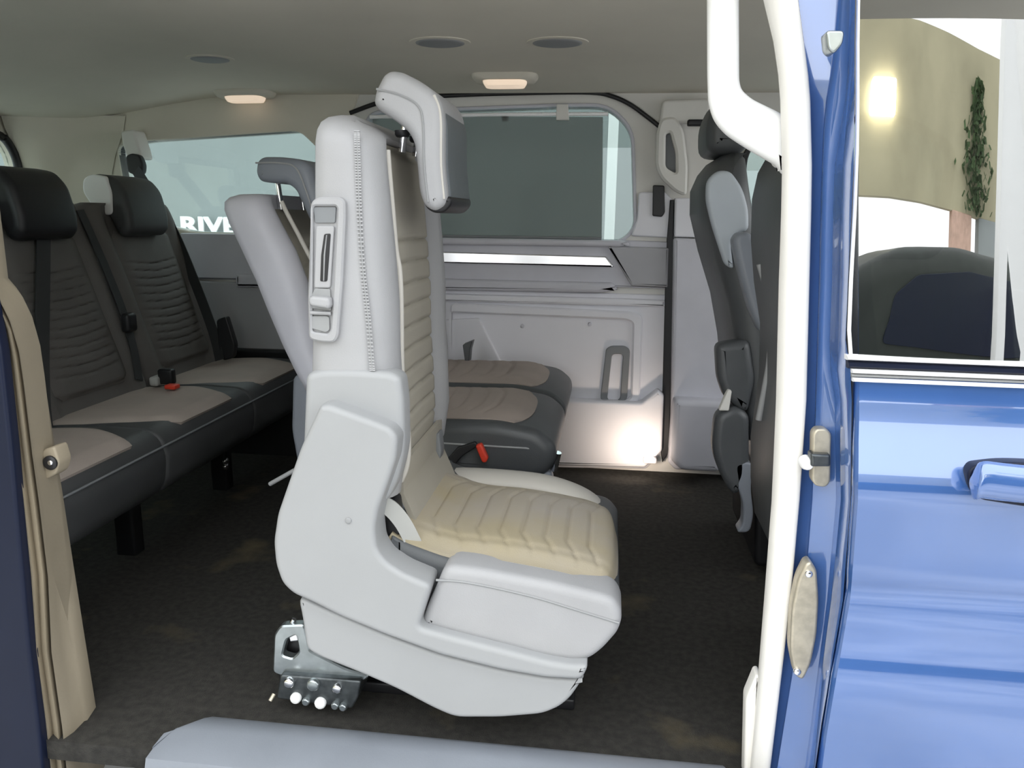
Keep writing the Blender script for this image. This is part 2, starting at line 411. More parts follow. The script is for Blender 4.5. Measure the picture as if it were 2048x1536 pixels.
slab('step_panel', [(1060, 798), (1282, 806), (1316, 780), (1328, 790), (1324, 903), (1290, 936), (1060, 930)], YW-0.06, YW, 'wall_light', wf, r=0.008, bev=0.012)
slab('pillar_gap', [(1330, 600), (1334, 480), (1340, 400), (1349, 400), (1347, 480), (1346, 620), (1338, 905), (1325, 925), (1322, 910)], YW-0.03, YW+0.01, 'black', wf, r=0.002, bev=0.003)
slab('pillar_panel', [(1348, 476), (1560, 484), (1560, 945), (1350, 940), (1336, 925), (1342, 880)], YW-0.08, YW, 'wall_mid', wf, r=0.01, bev=0.01)
slab('pillar_foot', [(1348, 800), (1470, 806), (1470, 850), (1440, 852), (1440, 946), (1362, 942), (1340, 920)], YW-0.15, YW-0.02, 'wall_mid', wf, r=0.02, bev=0.02)
slab('pillar_upper', [(1278, 384), (1330, 384), (1348, 402), (1350, 476), (1262, 472), (1274, 440)], YW-0.02, YW, 'wall_light', wf, r=0.01, bev=0.006)
slab('pillar_upper', [(1350, 396), (1500, 396), (1500, 478), (1349, 474)], YW-0.05, YW, 'wall_light', wf, r=0.006, bev=0.006)
slab('pillar_head', [(1325, 200), (1420, 196), (1420, 232), (1404, 244), (1360, 246), (1318, 250)], YW-0.05, YW, 'pillar_trim', wf, r=0.015, bev=0.01)
slab('belt_slot', [(1306, 370), (1329, 371), (1330, 425), (1324, 434), (1305, 432)], YW-0.032, YW-0.01, 'black', wf, r=0.006, bev=0.004, label='black belt guide slot')
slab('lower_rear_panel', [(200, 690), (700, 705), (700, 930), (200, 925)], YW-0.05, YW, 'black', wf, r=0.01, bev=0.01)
for cx, cy in ((1045, 652), (1180, 648)):
    disc('panel_clip', at(cx, cy, YW-0.012), 0.008, 0.006, 'wall_mid', wf)

# rear wall with tailgate glass
def yzplate(name, outer, holes, X0, X1, m):
    loops = [[Vector((a, b, 0)) for a, b in l] for l in [outer]+holes]; flat = [p for l in loops for p in l]; n = len(flat)
    tri = tessellate_polygon(loops); V = [Vector((X0, p.x, p.y)) for p in flat]+[Vector((X1, p.x, p.y)) for p in flat]
    Fc = [tuple(t) for t in tri]+[tuple(n+i for i in t) for t in tri]; o = 0
    for l in loops:
        for i in range(len(l)): j = (i+1) % len(l); Fc.append((o+i, o+j, n+o+j, n+o+i))
        o += len(l)
    return mesh_obj(name, V, Fc, m, None, 30)
g0 = onx(20, 350, XR); 
TG = rrect([(1.36, 0.86), (onx(44, 350, XR).y, 0.86), (onx(28, 300, XR).y, 1.17), (onx(2, 245, XR).y, 1.24), (1.36, 1.24)], 0.05)
wr = yzplate('wall_rear', [(1.1, -0.02), (YW, -0.02), (YW, 1.36), (1.1, 1.36)], [TG], XR, XR-0.05, 'headliner')
tag(wr, 'grey tailgate trim behind the rear bench', kind='structure')
tgw = mesh_obj('window_4', [Vector((XR-0.03, a, b)) for a, b in TG]+[Vector((XR-0.036, a, b)) for a, b in TG],
               [tuple(range(len(TG))), tuple(range(2*len(TG)-1, len(TG)-1, -1))]+[(i, (i+1) % len(TG), len(TG)+(i+1) % len(TG), len(TG)+i) for i in range(len(TG))], 'glass_clear')
tag(tgw, 'tailgate window at the back of the van', kind='structure')
tube('window_seal', [Vector((XR+0.006, a, b)) for a, b in TG+[TG[0]]], 0.016, 'black', wr)
# rear corner post
secs = []
for z in [0.75, 0.9, 1.05, 1.18, 1.27, 1.33]:
    k = sm((z-1.05)/0.3)*0.10
    secs.append([Vector((XR+0.012, YW-0.09-k, z)), Vector((XR+0.05+k*0.4, YW-0.085-k*0.8, z)), Vector((XR+0.09+k*0.6, YW-0.07-k*0.5, z)), Vector((XR+0.13+k, YW-0.03-k*0.2, z)), Vector((XR+0.30+k, YW-0.012, z)), Vector((XR, YW, z))])
cp = loft('trim_1', secs, 'headliner', angle=70); tag(cp, 'moulded rear corner post between tailgate and side window', kind='structure')

# near side wall behind the opening, with its quarter window
NW = rrect([(-2.1, 0.86), (-1.3, 0.86), (-1.3, 1.25), (-2.1, 1.2)], 0.05)
wn = plate('wall_near', [(XR, -0.02), (-1.13, -0.02), (-1.10, 0.5), (-1.10, 1.4), (XR, 1.4)], [NW], 1.16, 1.22, 'pillar_trim'); tag(wn, 'near rear side wall of the van behind the door opening', kind='structure')
window('window_5', NW, 'glass_clear', 'near rear quarter window', 1.18)
# firewall end of the cabin and the near-side door below the window line
wfr = yzplate('wall_front', [(1.15, -0.02), (YW, -0.02), (YW, 0.75), (1.15, 0.75)], [], XF, XF+0.05, 'wall_dark'); tag(wfr, 'dark dashboard end of the cabin', kind='structure')

# painted roof rail over the opening
secs = [[Vector((x, 1.10, 1.40)), Vector((x, 1.085, 1.43)), Vector((x, 1.10, 1.47)), Vector((x, 1.20, 1.51)), Vector((x, 1.26, 1.47)), Vector((x, 1.14, 1.39))] for x in (XR, -1.0, 0.3, XF)]
rr_ = loft('trim_5', secs, 'blue', angle=40); tag(rr_, 'blue roof rail over the sliding door opening', kind='structure')
# sill plate along the opening
secs = []
for x in (-0.80, -0.78, -0.74, 0.0, 0.24):
    s = {-.80: 0.35, -.78: 0.75}.get(x, 1)
    secs.append([Vector((x, 1.12, -0.06)), Vector((x, 1.14, 0.0)), Vector((x, 1.20, 0.022*s)), Vector((x, 1.12+0.12*s, 0.018*s)), Vector((x, 1.12+0.15*s, 0.0)), Vector((x, 1.12+0.15*s, -0.05))])
tr = loft('trim_2', secs, 'slate_leather', angle=40); tag(tr, 'pale grey scuff plate on the sliding door sill', kind='structure')
box('body_sill', (-0.3, 1.10, -0.2), (1.4, 0.08, 0.28), 'blue', tr, bev=0.02)

# ------------------------------------------------------------------ B-pillar of the opening
rows = [-40, 85, 150, 200, 260, 330, 420, 560, 680, 740, 800, 900, 1000, 1100, 1200, 1320, 1447, 1560]
T = {
 'a': [(-40, 1520), (85, 1552), (150, 1562), (200, 1566), (350, 1570), (560, 1562), (800, 1556), (1000, 1548), (1200, 1533), (1447, 1516), (1560, 1507)],
 'b': [(-40, 1590), (85, 1606), (150, 1614), (200, 1618), (350, 1622), (560, 1617), (800, 1611), (1000, 1597), (1200, 1579), (1447, 1548), (1560, 1533)],
 'c': [(-40, 1675), (85, 1667), (150, 1660), (200, 1652), (260, 1646), (350, 1642), (560, 1637), (800, 1630), (1000, 1622), (1200, 1606), (1447, 1566), (1560, 1548)],
 'd': [(-40, 1702), (85, 1697), (150, 1695), (200, 1690), (260, 1680), (350, 1667), (560, 1664), (680, 1659), (740, 1661), (800, 1670), (1000, 1673), (1200, 1655), (1447, 1623), (1560, 1608)],
 'e': [(-40, 1712), (85, 1704), (150, 1702), (200, 1698), (260, 1692), (350, 1686), (560, 1681), (680, 1678), (740, 1676), (800, 1682), (1000, 1682), (1200, 1663), (1447, 1630), (1560, 1615)],
 'f': [(-40, 1714), (85, 1712), (200, 1712), (350, 1710), (560, 1699), (690, 1694), (760, 1707), (1000, 1704), (1200, 1689), (1447, 1646), (1560, 1630)],
}
def row(tab, y): return lerp_tab(tab, y)[0]
bp = []
for y in rows:
    a, b, c_, d, e, f = (row(T[k], y) for k in 'abcdef')
    bp.append([at(a+8, y, 1.30), at(b-6, y, 1.245), at(b+2, y, 1.235), at(c_, y, 1.225), at(c_+3, y, 1.205), at((c_+d)/2, y, 1.195), at(d-1, y, 1.185), at(d+2, y, 1.175), at(e-2, y, 1.15), at(e, y, 1.14),
               at(f-3, y, 1.115), at(f-2, y, 1.16), at(f-2, y, 1.30)])
pil = loft('trim_3', bp, 'blue', angle=50); tag(pil, 'blue painted door pillar between sliding and front door', kind='structure')
sl = []
for y in rows:
    a, b = row(T['a'], y), row(T['b'], y); A, B = at(a, y, 1.25), at(b, y, 1.20); M = (A+B)/2; u = (B-A)/2; w = Vector((-u.y, u.x, 0)).normalized()*0.022
    if w.y > 0: w = -w
    sl.append([M - u*math.cos(t) + w*math.sin(t)*(0.75 if math.sin(t) > 0 else 0.5) + (w*0.12 if 4 <= k <= 5 else Vector()) for k, t in enumerate([2*math.pi*k/16 for k in range(16)])])
seal = loft('door_seal', sl, 'seal', pil, angle=70, label='cream rubber door seal')
slab('seal_foot', [(1488, 1560), (1492, 1400), (1512, 1352), (1522, 1352), (1512, 1560)], 1.235, 1.27, 'seal', pil, r=0.006, bev=0.006)
# striker and lower guide plate
slab('striker_plate', [(1626, 868), (1634, 858), (1654, 858), (1663, 868), (1661, 965), (1652, 975), (1632, 973), (1624, 962)], 1.178, 1.20, 'brass', pil, r=0.012, bev=0.003)
slab('striker_loop', [(1622, 908), (1662, 910), (1662, 934), (1622, 934)], 1.165, 1.19, 'dark_steel', pil, r=0.004, bev=0.004)
disc('striker_bolt', at(1610, 922, 1.19), 0.0105, 0.02, 'white_paint', pil, label='white round rubber stop')
slab('guide_plate', [(1612, 1128), (1622, 1124), (1634, 1140), (1638, 1200), (1634, 1270), (1622, 1330), (1606, 1362), (1590, 1352), (1580, 1300), (1584, 1220), (1596, 1160)], 1.172, 1.20, 'brass', pil, r=0.012, bev=0.004)
disc('guide_screw', at(1617, 1147, 1.172), 0.006, 0.005, 'chrome', pil); disc('guide_screw', at(1594, 1342, 1.172), 0.006, 0.005, 'chrome', pil)
slab('hinge_cover', [(1652, 60), (1690, 60), (1686, 88), (1668, 108), (1656, 98)], 1.12, 1.15, 'steel', pil, r=0.006, bev=0.003)

# ------------------------------------------------------------------ front door (blue, closed)
YD = 1.10
zt = [(-0.6, 0.085), (0.05, 0.03), (0.20, 0.004), (0.30, -0.004), (0.325, 0.002), (0.335, 0.004), (0.42, 0.000), (0.435, 0.004), (0.47, -0.010), (0.555, -0.022), (0.60, -0.030), (0.62, -0.029), (0.66, -0.010), (0.72, 0.010), (0.79, 0.012), (0.86, 0.014), (1.30, 0.030)]
def dy(z): return YD + lerp_tab(zt, z)[0]
zs = [-0.5, -0.3, -0.1, 0.0, 0.08, 0.16, 0.20, 0.25, 0.30, 0.325, 0.335, 0.38, 0.42, 0.435, 0.455, 0.47, 0.49, 0.52, 0.55, 0.575, 0.59, 0.605, 0.62, 0.64, 0.67, 0.70, 0.73, 0.745, 0.757]
def xl(z):
    best = min(((abs(at(row(T['f'], y), y, dy(z)).z - z), y) for y in range(60, 1560, 10)))[1]
    return at(row(T['f'], best), best, dy(z)).x + 0.004
dcols = [0, 0.002, 0.006, 0.03, 0.08, 0.15, 0.25, 0.4, 0.6, 0.8, 0.95]
secs = []
for z in zs:
    x0 = xl(z); r_ = [Vector((x0 + 0.004, dy(z)+0.03, z)), Vector((x0, dy(z)+0.008, z))]
    r_ += [Vector((x0+cx+0.002, dy(z) + (0.004 if cx == 0 else 0.0), z)) for cx in dcols]
    r_ += [Vector((x0+0.96, dy(z)+0.03, z))]
    secs.append(r_)
door = loft('door_1', secs, 'blue', cap=False, closed=True, angle=50); tag(door, 'glossy blue front passenger door of the van', kind='structure')
# belt strips
def door_line(name, py0, py1, y_off, m, x0=1712, lab=None):
    A = []
    for px in (x0, 1800, 1900, 2048, 2400):
        k = 0.040*(px-1712); q0 = at(px, py0+k, YD+0.004); q1 = at(px, py1+k, YD+0.004); yy = dy((q0.z+q1.z)/2) + y_off
        A.append([Vector((q0.x, yy, q0.z)), Vector((q0.x, yy-0.006, (q0.z*0.7+q1.z*0.3))), Vector((q1.x, yy-0.006, (q1.z*0.7+q0.z*0.3))), Vector((q1.x, yy, q1.z)), Vector((q1.x, yy+0.012, q1.z)), Vector((q0.x, yy+0.012, q0.z))])
    return loft(name, A, m, door, angle=45, label=lab)
door_line('belt_strip', 712, 722, -0.002, 'silver_strip', 1696, 'polished strip under the window glass')
door_line('belt_strip', 722, 740, 0.004, 'navy', 1700)
door_line('belt_strip', 740, 748, -0.002, 'silver_strip', 1706)
door_line('belt_strip', 748, 757, 0.004, 'plastic_mid', 1706)
door_line('belt_strip', 757, 765, -0.002, 'silver_strip', 1708)
# window glass and its slim frame
ga = []
for py in (40, 85, 150, 220, 300, 380, 450, 520, 600, 660, 716):
    rowp = []
    for i in range(13):
        px = 1716 + (2420-1716)*i/12
        q = at(px, py + 0.040*(px-1712)*(1 if py > 500 else py/500), YD); yy = YD + lerp_tab(zt, q.z)[0] + 0.008
        q = at(px, py + 0.040*(px-1712)*(1 if py > 500 else py/500), yy); q.y += -0.006*math.sin(math.pi*min(1, i/6)); rowp.append(q)
    ga.append(rowp)
gl = grid('window_glass', lambda u, v: ga[round(v*10)][round(u*12)], 12, 10, 'glass_door', door, thick=0.004, label='reflective tinted front door glass')
fr = []
for y in (-40, 85, 200, 300, 420, 560, 660, 716):
    x = row(T['f'], y); q = at(x+3, y, YD); yy = YD + lerp_tab(zt, q.z)[0]
    fr.append([at(x-1, y, yy+0.02), at(x-1, y, yy), at(x+3, y, yy-0.003), at(x+7, y, yy), at(x+7, y, yy+0.02)])
loft('window_frame', fr, 'silver_strip', door, angle=50)
# door handle
hp = smooth_path([at(x, y, YD-0.05) for x, y in [(1945, 968), (1960, 958), (2000, 962), (2060, 968), (2160, 974), (2260, 980)]], 5)
hs = []
for i, p in enumerate(hp):
    k = min(1, 0.25 + i/5); h = 0.026*math.sin(min(1, k)*math.pi/2); dp = 0.014
    hs.append([p + Vector((0, -dp*math.sin(a) - 0.004, h*math.cos(a))) for a in [2*math.pi*j/14 for j in range(14)]])
hd = loft('handle', hs, 'blue', door, angle=60, label='blue pull handle of the front door')
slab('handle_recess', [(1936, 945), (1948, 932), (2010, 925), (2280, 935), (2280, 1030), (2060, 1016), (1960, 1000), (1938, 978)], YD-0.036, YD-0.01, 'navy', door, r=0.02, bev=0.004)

# ------------------------------------------------------------------ C-pillar and open sliding door edge on the left
lt = {'in': [(-60, -60), (300, -40), (560, -8), (590, 18), (640, 42), (700, 58), (800, 72), (900, 88), (1000, 105), (1150, 128), (1300, 152), (1447, 176), (1560, 194)],
      'out': [(-60, -90), (300, -80), (560, -40), (600, 0), (660, 30), (720, 42), (800, 52), (900, 64), (1000, 78), (1150, 96), (1300, 103), (1447, 124), (1560, 136)]}
ls = []
for y in [-60, 200, 400, 560, 580, 600, 640, 700, 760, 800, 900, 1000, 1150, 1300, 1447, 1560]:
    a, b = row(lt['out'], y), row(lt['in'], y); Z0 = at(a, y, 1.17)
    A, B = at(a, y, 1.175), at(b, y, 1.225)
    ls.append([A + Vector((0, 0.05, 0)), A, A + Vector((0.006, -0.008, 0)), (A+B)/2 + Vector((0.004, -0.012, 0)), B + Vector((-0.004, -0.004, 0)), B, B + Vector((-0.01, 0.04, 0))])
cs = loft('trim_4', ls, 'seal_tan_shaded', angle=60); tag(cs, 'rubber seal with shade in its tan colour down the rear edge of the door opening', kind='structure')
ds = []
for y in [-60, 300, 560, 600, 660, 720, 800, 900, 1000, 1150, 1300, 1447, 1560]:
    a = row(lt['out'], y)
    ds.append([at(a+2, y, 1.185), at(a-10, y, 1.165), at(a-20, y, 1.178), at(a-30, y, 1.162), at(a-42, y, 1.172), at(a-54, y, 1.158), at(a-54, y, 1.24), at(a+2, y, 1.24)])
loft('ribbed_gasket', ds, 'seal_tan_shaded', cs, angle=40, label='ribbed gasket in the same tan with shade in it')
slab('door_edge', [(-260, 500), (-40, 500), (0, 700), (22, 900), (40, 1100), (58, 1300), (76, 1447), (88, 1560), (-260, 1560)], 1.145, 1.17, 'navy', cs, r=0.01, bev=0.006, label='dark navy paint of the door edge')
slab('pillar_bracket', [(84, 900), (108, 893), (118, 925), (112, 948), (92, 960), (80, 950)], 1.20, 1.235, 'seal_tan_shaded', cs, r=0.006, bev=0.004)
disc('bracket_screw', at(102, 925, 1.20), 0.013, 0.006, 'black', cs); disc('bracket_screw', at(102, 925, 1.195), 0.005, 0.004, 'chrome', cs)

# ================================================================== ceiling lamps and ceiling fittings
def ceil_pt(px, py):
    z = 1.40
    for _ in range(12):
        p = onz(px, py, z); z = ceil_z(p.x, min(p.y, YW))
    return onz(px, py, z)
def ceil_lamp(px, py, label, w=0.20, d=0.10, lit='lamp_warm'):
    p = ceil_pt(px, py); t = thing('ceiling_lamp', label, 'lamp', p, 'interior roof lamps')
    def shell(name, w, d, h0, h1, m):
        base = fillet([(-w/2, -d/2), (w/2, -d/2), (w/2, d/2), (-w/2, d/2)], min(w, d)*0.4, 5); secs = []
        for k, (s, h) in enumerate(((1.0, h0), (0.97, (h0+h1)/2), (0.88, h1))):
            secs.append([p + Vector((q.x*s, q.y*s, ceil_z(p.x+q.x*s, p.y+q.y*s)-p.z - h)) for q in base])
        return loft(name, secs, m, t, angle=60)
    shell('lamp_housing', w, d, -0.004, 0.018, 'headliner'); shell('lamp_lens', w*0.66, d*0.62, 0.014, 0.034, lit)
    return t
ceil_lamp(490, 184, 'lit roof lamp above the reclined middle seat', 0.22, 0.13)
ceil_lamp(1010, 152, 'lit roof lamp above the shaded middle window', 0.22, 0.11)
def vent(px, py, label, w, d):
    p = ceil_pt(px, py); t = thing('ceiling_vent', label, 'vent', p, 'round roof vents')
    for nm, s, h0, h1, m in (('vent_ring', 1.0, -0.003, 0.003, 'headliner'), ('vent_disc', 0.8, 0.001, 0.006, 'plastic_mid')):
        secs = [[p + Vector((w*s*r_*math.cos(a), d*s*r_*math.sin(a), ceil_z(p.x+w*s*r_*math.cos(a), p.y+d*s*r_*math.sin(a))-p.z-h)) for a in [2*math.pi*k/24 for k in range(24)]] for r_, h in ((1, h0), (0.98, h1*0.7), (0.85, h1))]
        loft(nm, secs, m, t, angle=60)
vent(420, 117, 'flat roof vent left of the tall grey headrest', 0.075, 0.06)
vent(880, 84, 'roof vent above the tall grey headrest', 0.085, 0.07)
vent(1115, 84, 'roof vent right above the shaded window lamp', 0.085, 0.07)

# ================================================================== roller shade
t = thing('roller_shade', 'dark mesh sun shade pulled over the middle side window', 'shade', at(1000, 475, YW-0.03))
SX = pix([(745, 232), (1206, 234), (1203, 476), (745, 470)], YW-0.015)
slab_xz('shade_fabric', SX, YW-0.016, YW-0.013, 'shade_mesh', t, r=0.002, bev=0.0008)
tube('shade_rod', [at(740, 234, YW-0.02), at(1000, 229, YW-0.02), at(1216, 228, YW-0.02)], 0.007, 'silver_strip', t)
box('rod_clip', at(1010, 236, YW-0.008), (0.024, 0.016, 0.022), 'black', t)
slab('rod_bracket', [(1113, 208), (1136, 208), (1138, 240), (1112, 240)], YW-0.03, YW-0.012, 'pillar_trim', t, r=0.003, bev=0.003)
tube('bottom_bar', [at(745, 470, YW-0.02), at(1203, 477, YW-0.02)], 0.005, 'plastic_dark', t)

# far pillar grab handle
t = thing('pillar_grab_handle', 'grey loop grab handle on the far pillar beside the shaded window', 'handle', at(1342, 385, YW-0.03))
ring('handle_loop', pix([(1322, 236), (1352, 232), (1368, 262), (1376, 330), (1374, 392), (1352, 384), (1322, 356), (1312, 330), (1314, 262)], YW-0.06), pix([(1332, 268), (1341, 264), (1352, 304), (1353, 348), (1331, 335)], YW-0.06), YW-0.06, YW-0.02, 'pillar_trim', t, r=0.02, bev=0.008)
slab('handle_back', [(1328, 262), (1345, 260), (1356, 300), (1356, 352), (1328, 340)], YW-0.022, YW, 'plastic_dark', t, r=0.01, bev=0.002)
box('coat_hook', at(1392, 246, YW-0.07), (0.06, 0.03, 0.022), 'black', wf, bev=0.006)
# small lamp at the step
lp = at(1300, 921, YW-0.075)
t = thing('step_lamp', 'small warm courtesy lamp glowing low on the far door panel', 'lamp', lp)
box('lamp_housing', lp + Vector((0, 0.006, 0)), (0.05, 0.03, 0.022), 'wall_light', t, bev=0.006); box('lamp_lens', lp + Vector((-0.004, -0.004, 0.010)), (0.036, 0.02, 0.01), 'lamp_bright', t, bev=0.003)
ld = bpy.data.lights.new('step_lamp_light', 'SPOT'); ld.energy = 2.6; ld.color = (1, 0.82, 0.66); ld.spot_size = math.radians(150); ld.spot_blend = 1.0; ld.shadow_soft_size = 0.02
lo = bpy.data.objects.new('step_lamp_light', ld); COL.objects.link(lo); lo.location = lp + Vector((-0.03, -0.16, 0.03)) - t.location; lo.parent = t
lo.rotation_euler = Vector((-0.25, 1.0, 0.25)).to_track_quat('-Z', 'Y').to_euler()

# white grab handle by the pillar
t = thing('grab_handle', 'bright white grab handle fixed beside the cream door seal', 'handle', at(1560, 300, 1.2))
slab('handle_bar', [(1416, -170), (1480, -170), (1481, 160), (1486, 178), (1506, 196), (1560, 222), (1578, 232), (1580, 345), (1568, 348), (1556, 330), (1500, 298), (1454, 268), (1430, 240), (1419, 205), (1417, 150)], 1.255, 1.285, 'white_handle', t, r=0.03, bev=0.012)
slab('handle_mount', [(1548, 225), (1590, 228), (1590, 340), (1552, 330)], 1.262, 1.31, 'white_handle', t, r=0.01, bev=0.008)

# ================================================================== NEAR MIDDLE SEAT
NY0, NY1 = 1.27, 1.78
S = thing('middle_seat', 'large pale grey leather single seat with beige ribbed panels nearest the door', 'seat', (onz(640, 1410, 0).x+0.25, 1.5, 0))
def lev2(yr, xr, yf, xf, iy): a, b = at(xr, yr, NY0), at(xf, yf, NY0+0.06); return (a.x, b.x, (a.z, b.z), iy)
def lev(y, xr, xf, iy, Y=NY0):
    a, b = at(xr, y, Y), at(xf, y, Y+0.06); return (a.x, b.x, (a.z, b.z), iy)
NL = [lev(985, 640, 800, 0.0), lev(900, 622, 812, 0.0), lev(820, 612, 808, 0.0), lev(760, 612, 804, 0.0), lev(700, 613, 800, 0), lev(600, 616, 798, 0), lev(500, 617, 790, 0), lev(400, 617, 780, 0), lev2(320, 617, 330, 773, 0),
      lev2(280, 617, 302, 771, 0.0), lev2(255, 619, 290, 770, 0.003), lev2(238, 624, 281, 766, 0.010), lev2(226, 634, 271, 758, 0.022), lev2(218, 650, 258, 740, 0.045), lev2(215, 668, 244, 718, 0.07)]
make_back(NL, NY0, NY1, 'leather', S, bw=0.13, dep=0.04, seam=0.62)
PANEL_TOP = at(770, 286, NY0).z
zb = at(800, 960, NY0).z; tabz = [l[2][1] for l in NL]
t1 = (PANEL_TOP+0.01 - tabz[0])/(tabz[-1]-tabz[0])
back_insert(NL, NY0, NY1, 'beige', S, bw=0.115, dep=0.04, t0=0.0, t1=t1, ribs=9, chev=0.006, nv=150, r0=0.13, r1=0.73, puff=0.022, gd=0.007)
# piping round the panel on the near bolster
pp = []
for y, xf in [(962, 800), (930, 812), (880, 815), (800, 808), (760, 803), (700, 801), (600, 800), (540, 797), (500, 790), (420, 783), (340, 776), (300, 773)]:
    q = at(xf+1, y, NY0+0.085); pp.append(q)
tube('piping', smooth_path(pp, 4), 0.006, 'cream_leather', S, n=8)
# stitching down the bolster seam
V = []; Fc = []
seam = smooth_path([at(x, y, NY0-0.001) for x, y in [(714, 262), (716, 330), (719, 420), (726, 540), (737, 640), (745, 740)]], 30)
for i, p in enumerate(seam[::2]):
    s = len(V); V += [p + Vector((dx, dyy, dz)) for dx in (-0.005, 0.005) for dyy in (-0.0012, 0.001) for dz in (-0.0013, 0.0013)]
    Fc += [(s, s+1, s+3, s+2), (s+4, s+6, s+7, s+5), (s, s+4, s+5, s+1), (s+2, s+3, s+7, s+6), (s, s+2, s+6, s+4), (s+1, s+5, s+7, s+3)]
st = mesh_obj('stitching', V, Fc, 'leather', S); st['kind'] = 'stuff'
tube('seam', seam, 0.0016, 'plastic_mid', S, n=6)
# lower recliner collar
slab('recliner_cover', [(610, 748), (640, 740), (700, 739), (780, 745), (800, 756), (806, 800), (808, 900), (795, 960), (770, 1010), (620, 1010), (604, 900)], NY0-0.006, NY0+0.05, 'plastic', S, r=0.02, bev=0.012)
slab('recliner_cover', [(610, 748), (640, 740), (700, 739), (770, 745), (775, 800), (775, 900), (765, 960), (740, 1010), (620, 1010), (604, 900)], NY1-0.05, NY1+0.012, 'plastic', S, ref=NY0, r=0.015, bev=0.008)
# belt guide panel on the side of the back
BY = NY0-0.004
LP = [(622, 404), (636, 394), (680, 394), (690, 402), (691, 430), (685, 560), (676, 672), (668, 685), (640, 684), (618, 678), (616, 600)]
slab('guide_panel', LP, BY, BY+0.02, 'leather', S, r=0.006, bev=0.002)
ring('guide_frame', pix(LP, BY-0.006), pix([(626, 412), (672, 412), (675, 418), (668, 560), (662, 660), (656, 668), (624, 664), (624, 600)], BY-0.006), BY-0.008, BY+0.004, 'leather', S, r=0.008, bev=0.003)
slab('guide_pocket', [(626, 414), (672, 414), (670, 446), (630, 446)], BY-0.0035, BY+0.002, 'plastic_dark', S, r=0.003, bev=0.001, label='dark recess at the top of the belt guide')
slab('guide_channel', [(632, 452), (668, 452), (660, 576), (628, 576)], BY-0.006, BY+0.002, 'leather', S, r=0.004, bev=0.002)
slab('guide_slot', [(648, 468), (661, 467), (658, 510), (654, 563), (640, 563), (642, 510)], BY-0.0075, BY, 'black', S, r=0.003, bev=0.001)
slab('slot_rail', [(652, 470), (654, 470), (650, 510), (648, 562), (646, 562), (647, 510)], BY-0.009, BY, 'plastic_mid', S, r=0.0005, bev=0.0006)
slab('release_button', [(620, 592), (658, 596), (660, 612), (656, 618), (620, 612), (615, 602)], BY-0.020, BY+0.002, 'leather', S, r=0.006, bev=0.005)
slab('button_recess', [(630, 576), (660, 578), (662, 622), (618, 616), (616, 604)], BY-0.0045, BY, 'plastic_mid', S, r=0.003, bev=0.001)
slab('lower_pocket', [(622, 632), (658, 632), (659, 660), (652, 665), (620, 656), (618, 644)], BY-0.0045, BY, 'plastic_mid', S, r=0.006, bev=0.001)
slab('pocket_lip', [(618, 622), (660, 624), (661, 631), (618, 629)], BY-0.010, BY, 'leather', S, r=0.002, bev=0.002)
# headrest : an arm over the back and a pad hanging in front
HY0, HY1 = 1.385, 1.61
HP = [(744, 206), (747, 182), (764, 148), (778, 139), (800, 141), (838, 160), (868, 182), (882, 206), (886, 240), (886, 330), (893, 395), (888, 412), (868, 424), (846, 412), (836, 384), (831, 330), (826, 285), (814, 262), (790, 242), (756, 220)]
hr = slab('headrest', HP, HY0, HY1, 'leather', S, r=0.02, bev=0.018, seg=6, angle=70)
FPx = pix([(887, 215), (890, 240), (890, 330), (896, 392), (893, 404)], HY0+0.03)
HF = [Vector((x, 0, z)) for x, z in FPx]
slab('headrest_front', [(868, 196), (880, 208), (889, 240), (890, 330), (897, 395), (890, 412), (872, 424), (858, 420), (874, 390), (872, 330), (870, 240)], HY0+0.022, HY1-0.004, 'pad_leather', hr, ref=HY0, r=0.012, bev=0.008, seg=5, angle=70, label='charcoal front pad of the headrest')
slab('headrest_base', [(842, 396), (900, 392), (900, 410), (884, 426), (862, 426), (846, 414)], HY0+0.012, HY1-0.01, 'black', hr, ref=HY0, r=0.012, bev=0.008, angle=70)
for sm_pts in ([(753, 178), (800, 190), (836, 212), (846, 250), (848, 330), (856, 404)],):
    tube('piping', smooth_path([at(x, y, HY0-0.0005) for x, y in sm_pts], 6), 0.0022, 'plastic_mid', hr, n=6)
tube('piping', smooth_path([at(x, y, HY0+0.006) for x, y in [(868, 190), (878, 215), (882, 250), (882, 330), (888, 398)]], 6), 0.0025, 'cream_leather', hr, n=6)
for yy in (HY0+0.06, HY1-0.06):
    a = at(785, 275, HY0); b = at(800, 215, HY0)
    tube('headrest_post', [Vector((a.x, yy, a.z-0.02)), Vector((b.x, yy, b.z+0.02))], 0.007, 'chrome', S)
    disc('post_collar', Vector((a.x+0.002, yy, a.z+0.018)), 0.014, 0.012, 'black', S, axis='Z')
# big L-shaped plastic cover
CV = [(634, 822), (640, 812), (656, 810), (755, 846), (782, 858), (794, 876), (791, 918), (772, 975), (755, 1020), (748, 1060), (752, 1100), (770, 1125), (805, 1148), (862, 1172), (850, 1212), (836, 1256), (900, 1274), (1010, 1302), (1095, 1324), (1140, 1332), (1178, 1332),
      (1164, 1362), (1090, 1358), (1000, 1342), (880, 1312), (770, 1272), (680, 1235), (620, 1205), (585, 1190), (562, 1168), (549, 1130), (545, 1085), (553, 1030), (572, 975), (600, 895)]
slab('side_cover', CV, NY0-0.045, NY0+0.03, 'plastic', S, r=0.012, bev=0.010, seg=5, label='moulded L-shaped grey plastic side cover')
SK = [(594, 1192), (640, 1214), (770, 1270), (880, 1310), (1000, 1340), (1090, 1356), (1150, 1360), (1170, 1354), (1140, 1398), (1118, 1416), (1085, 1430), (1000, 1437), (910, 1437), (870, 1420), (790, 1378), (720, 1348), (640, 1316), (612, 1300), (604, 1240)]
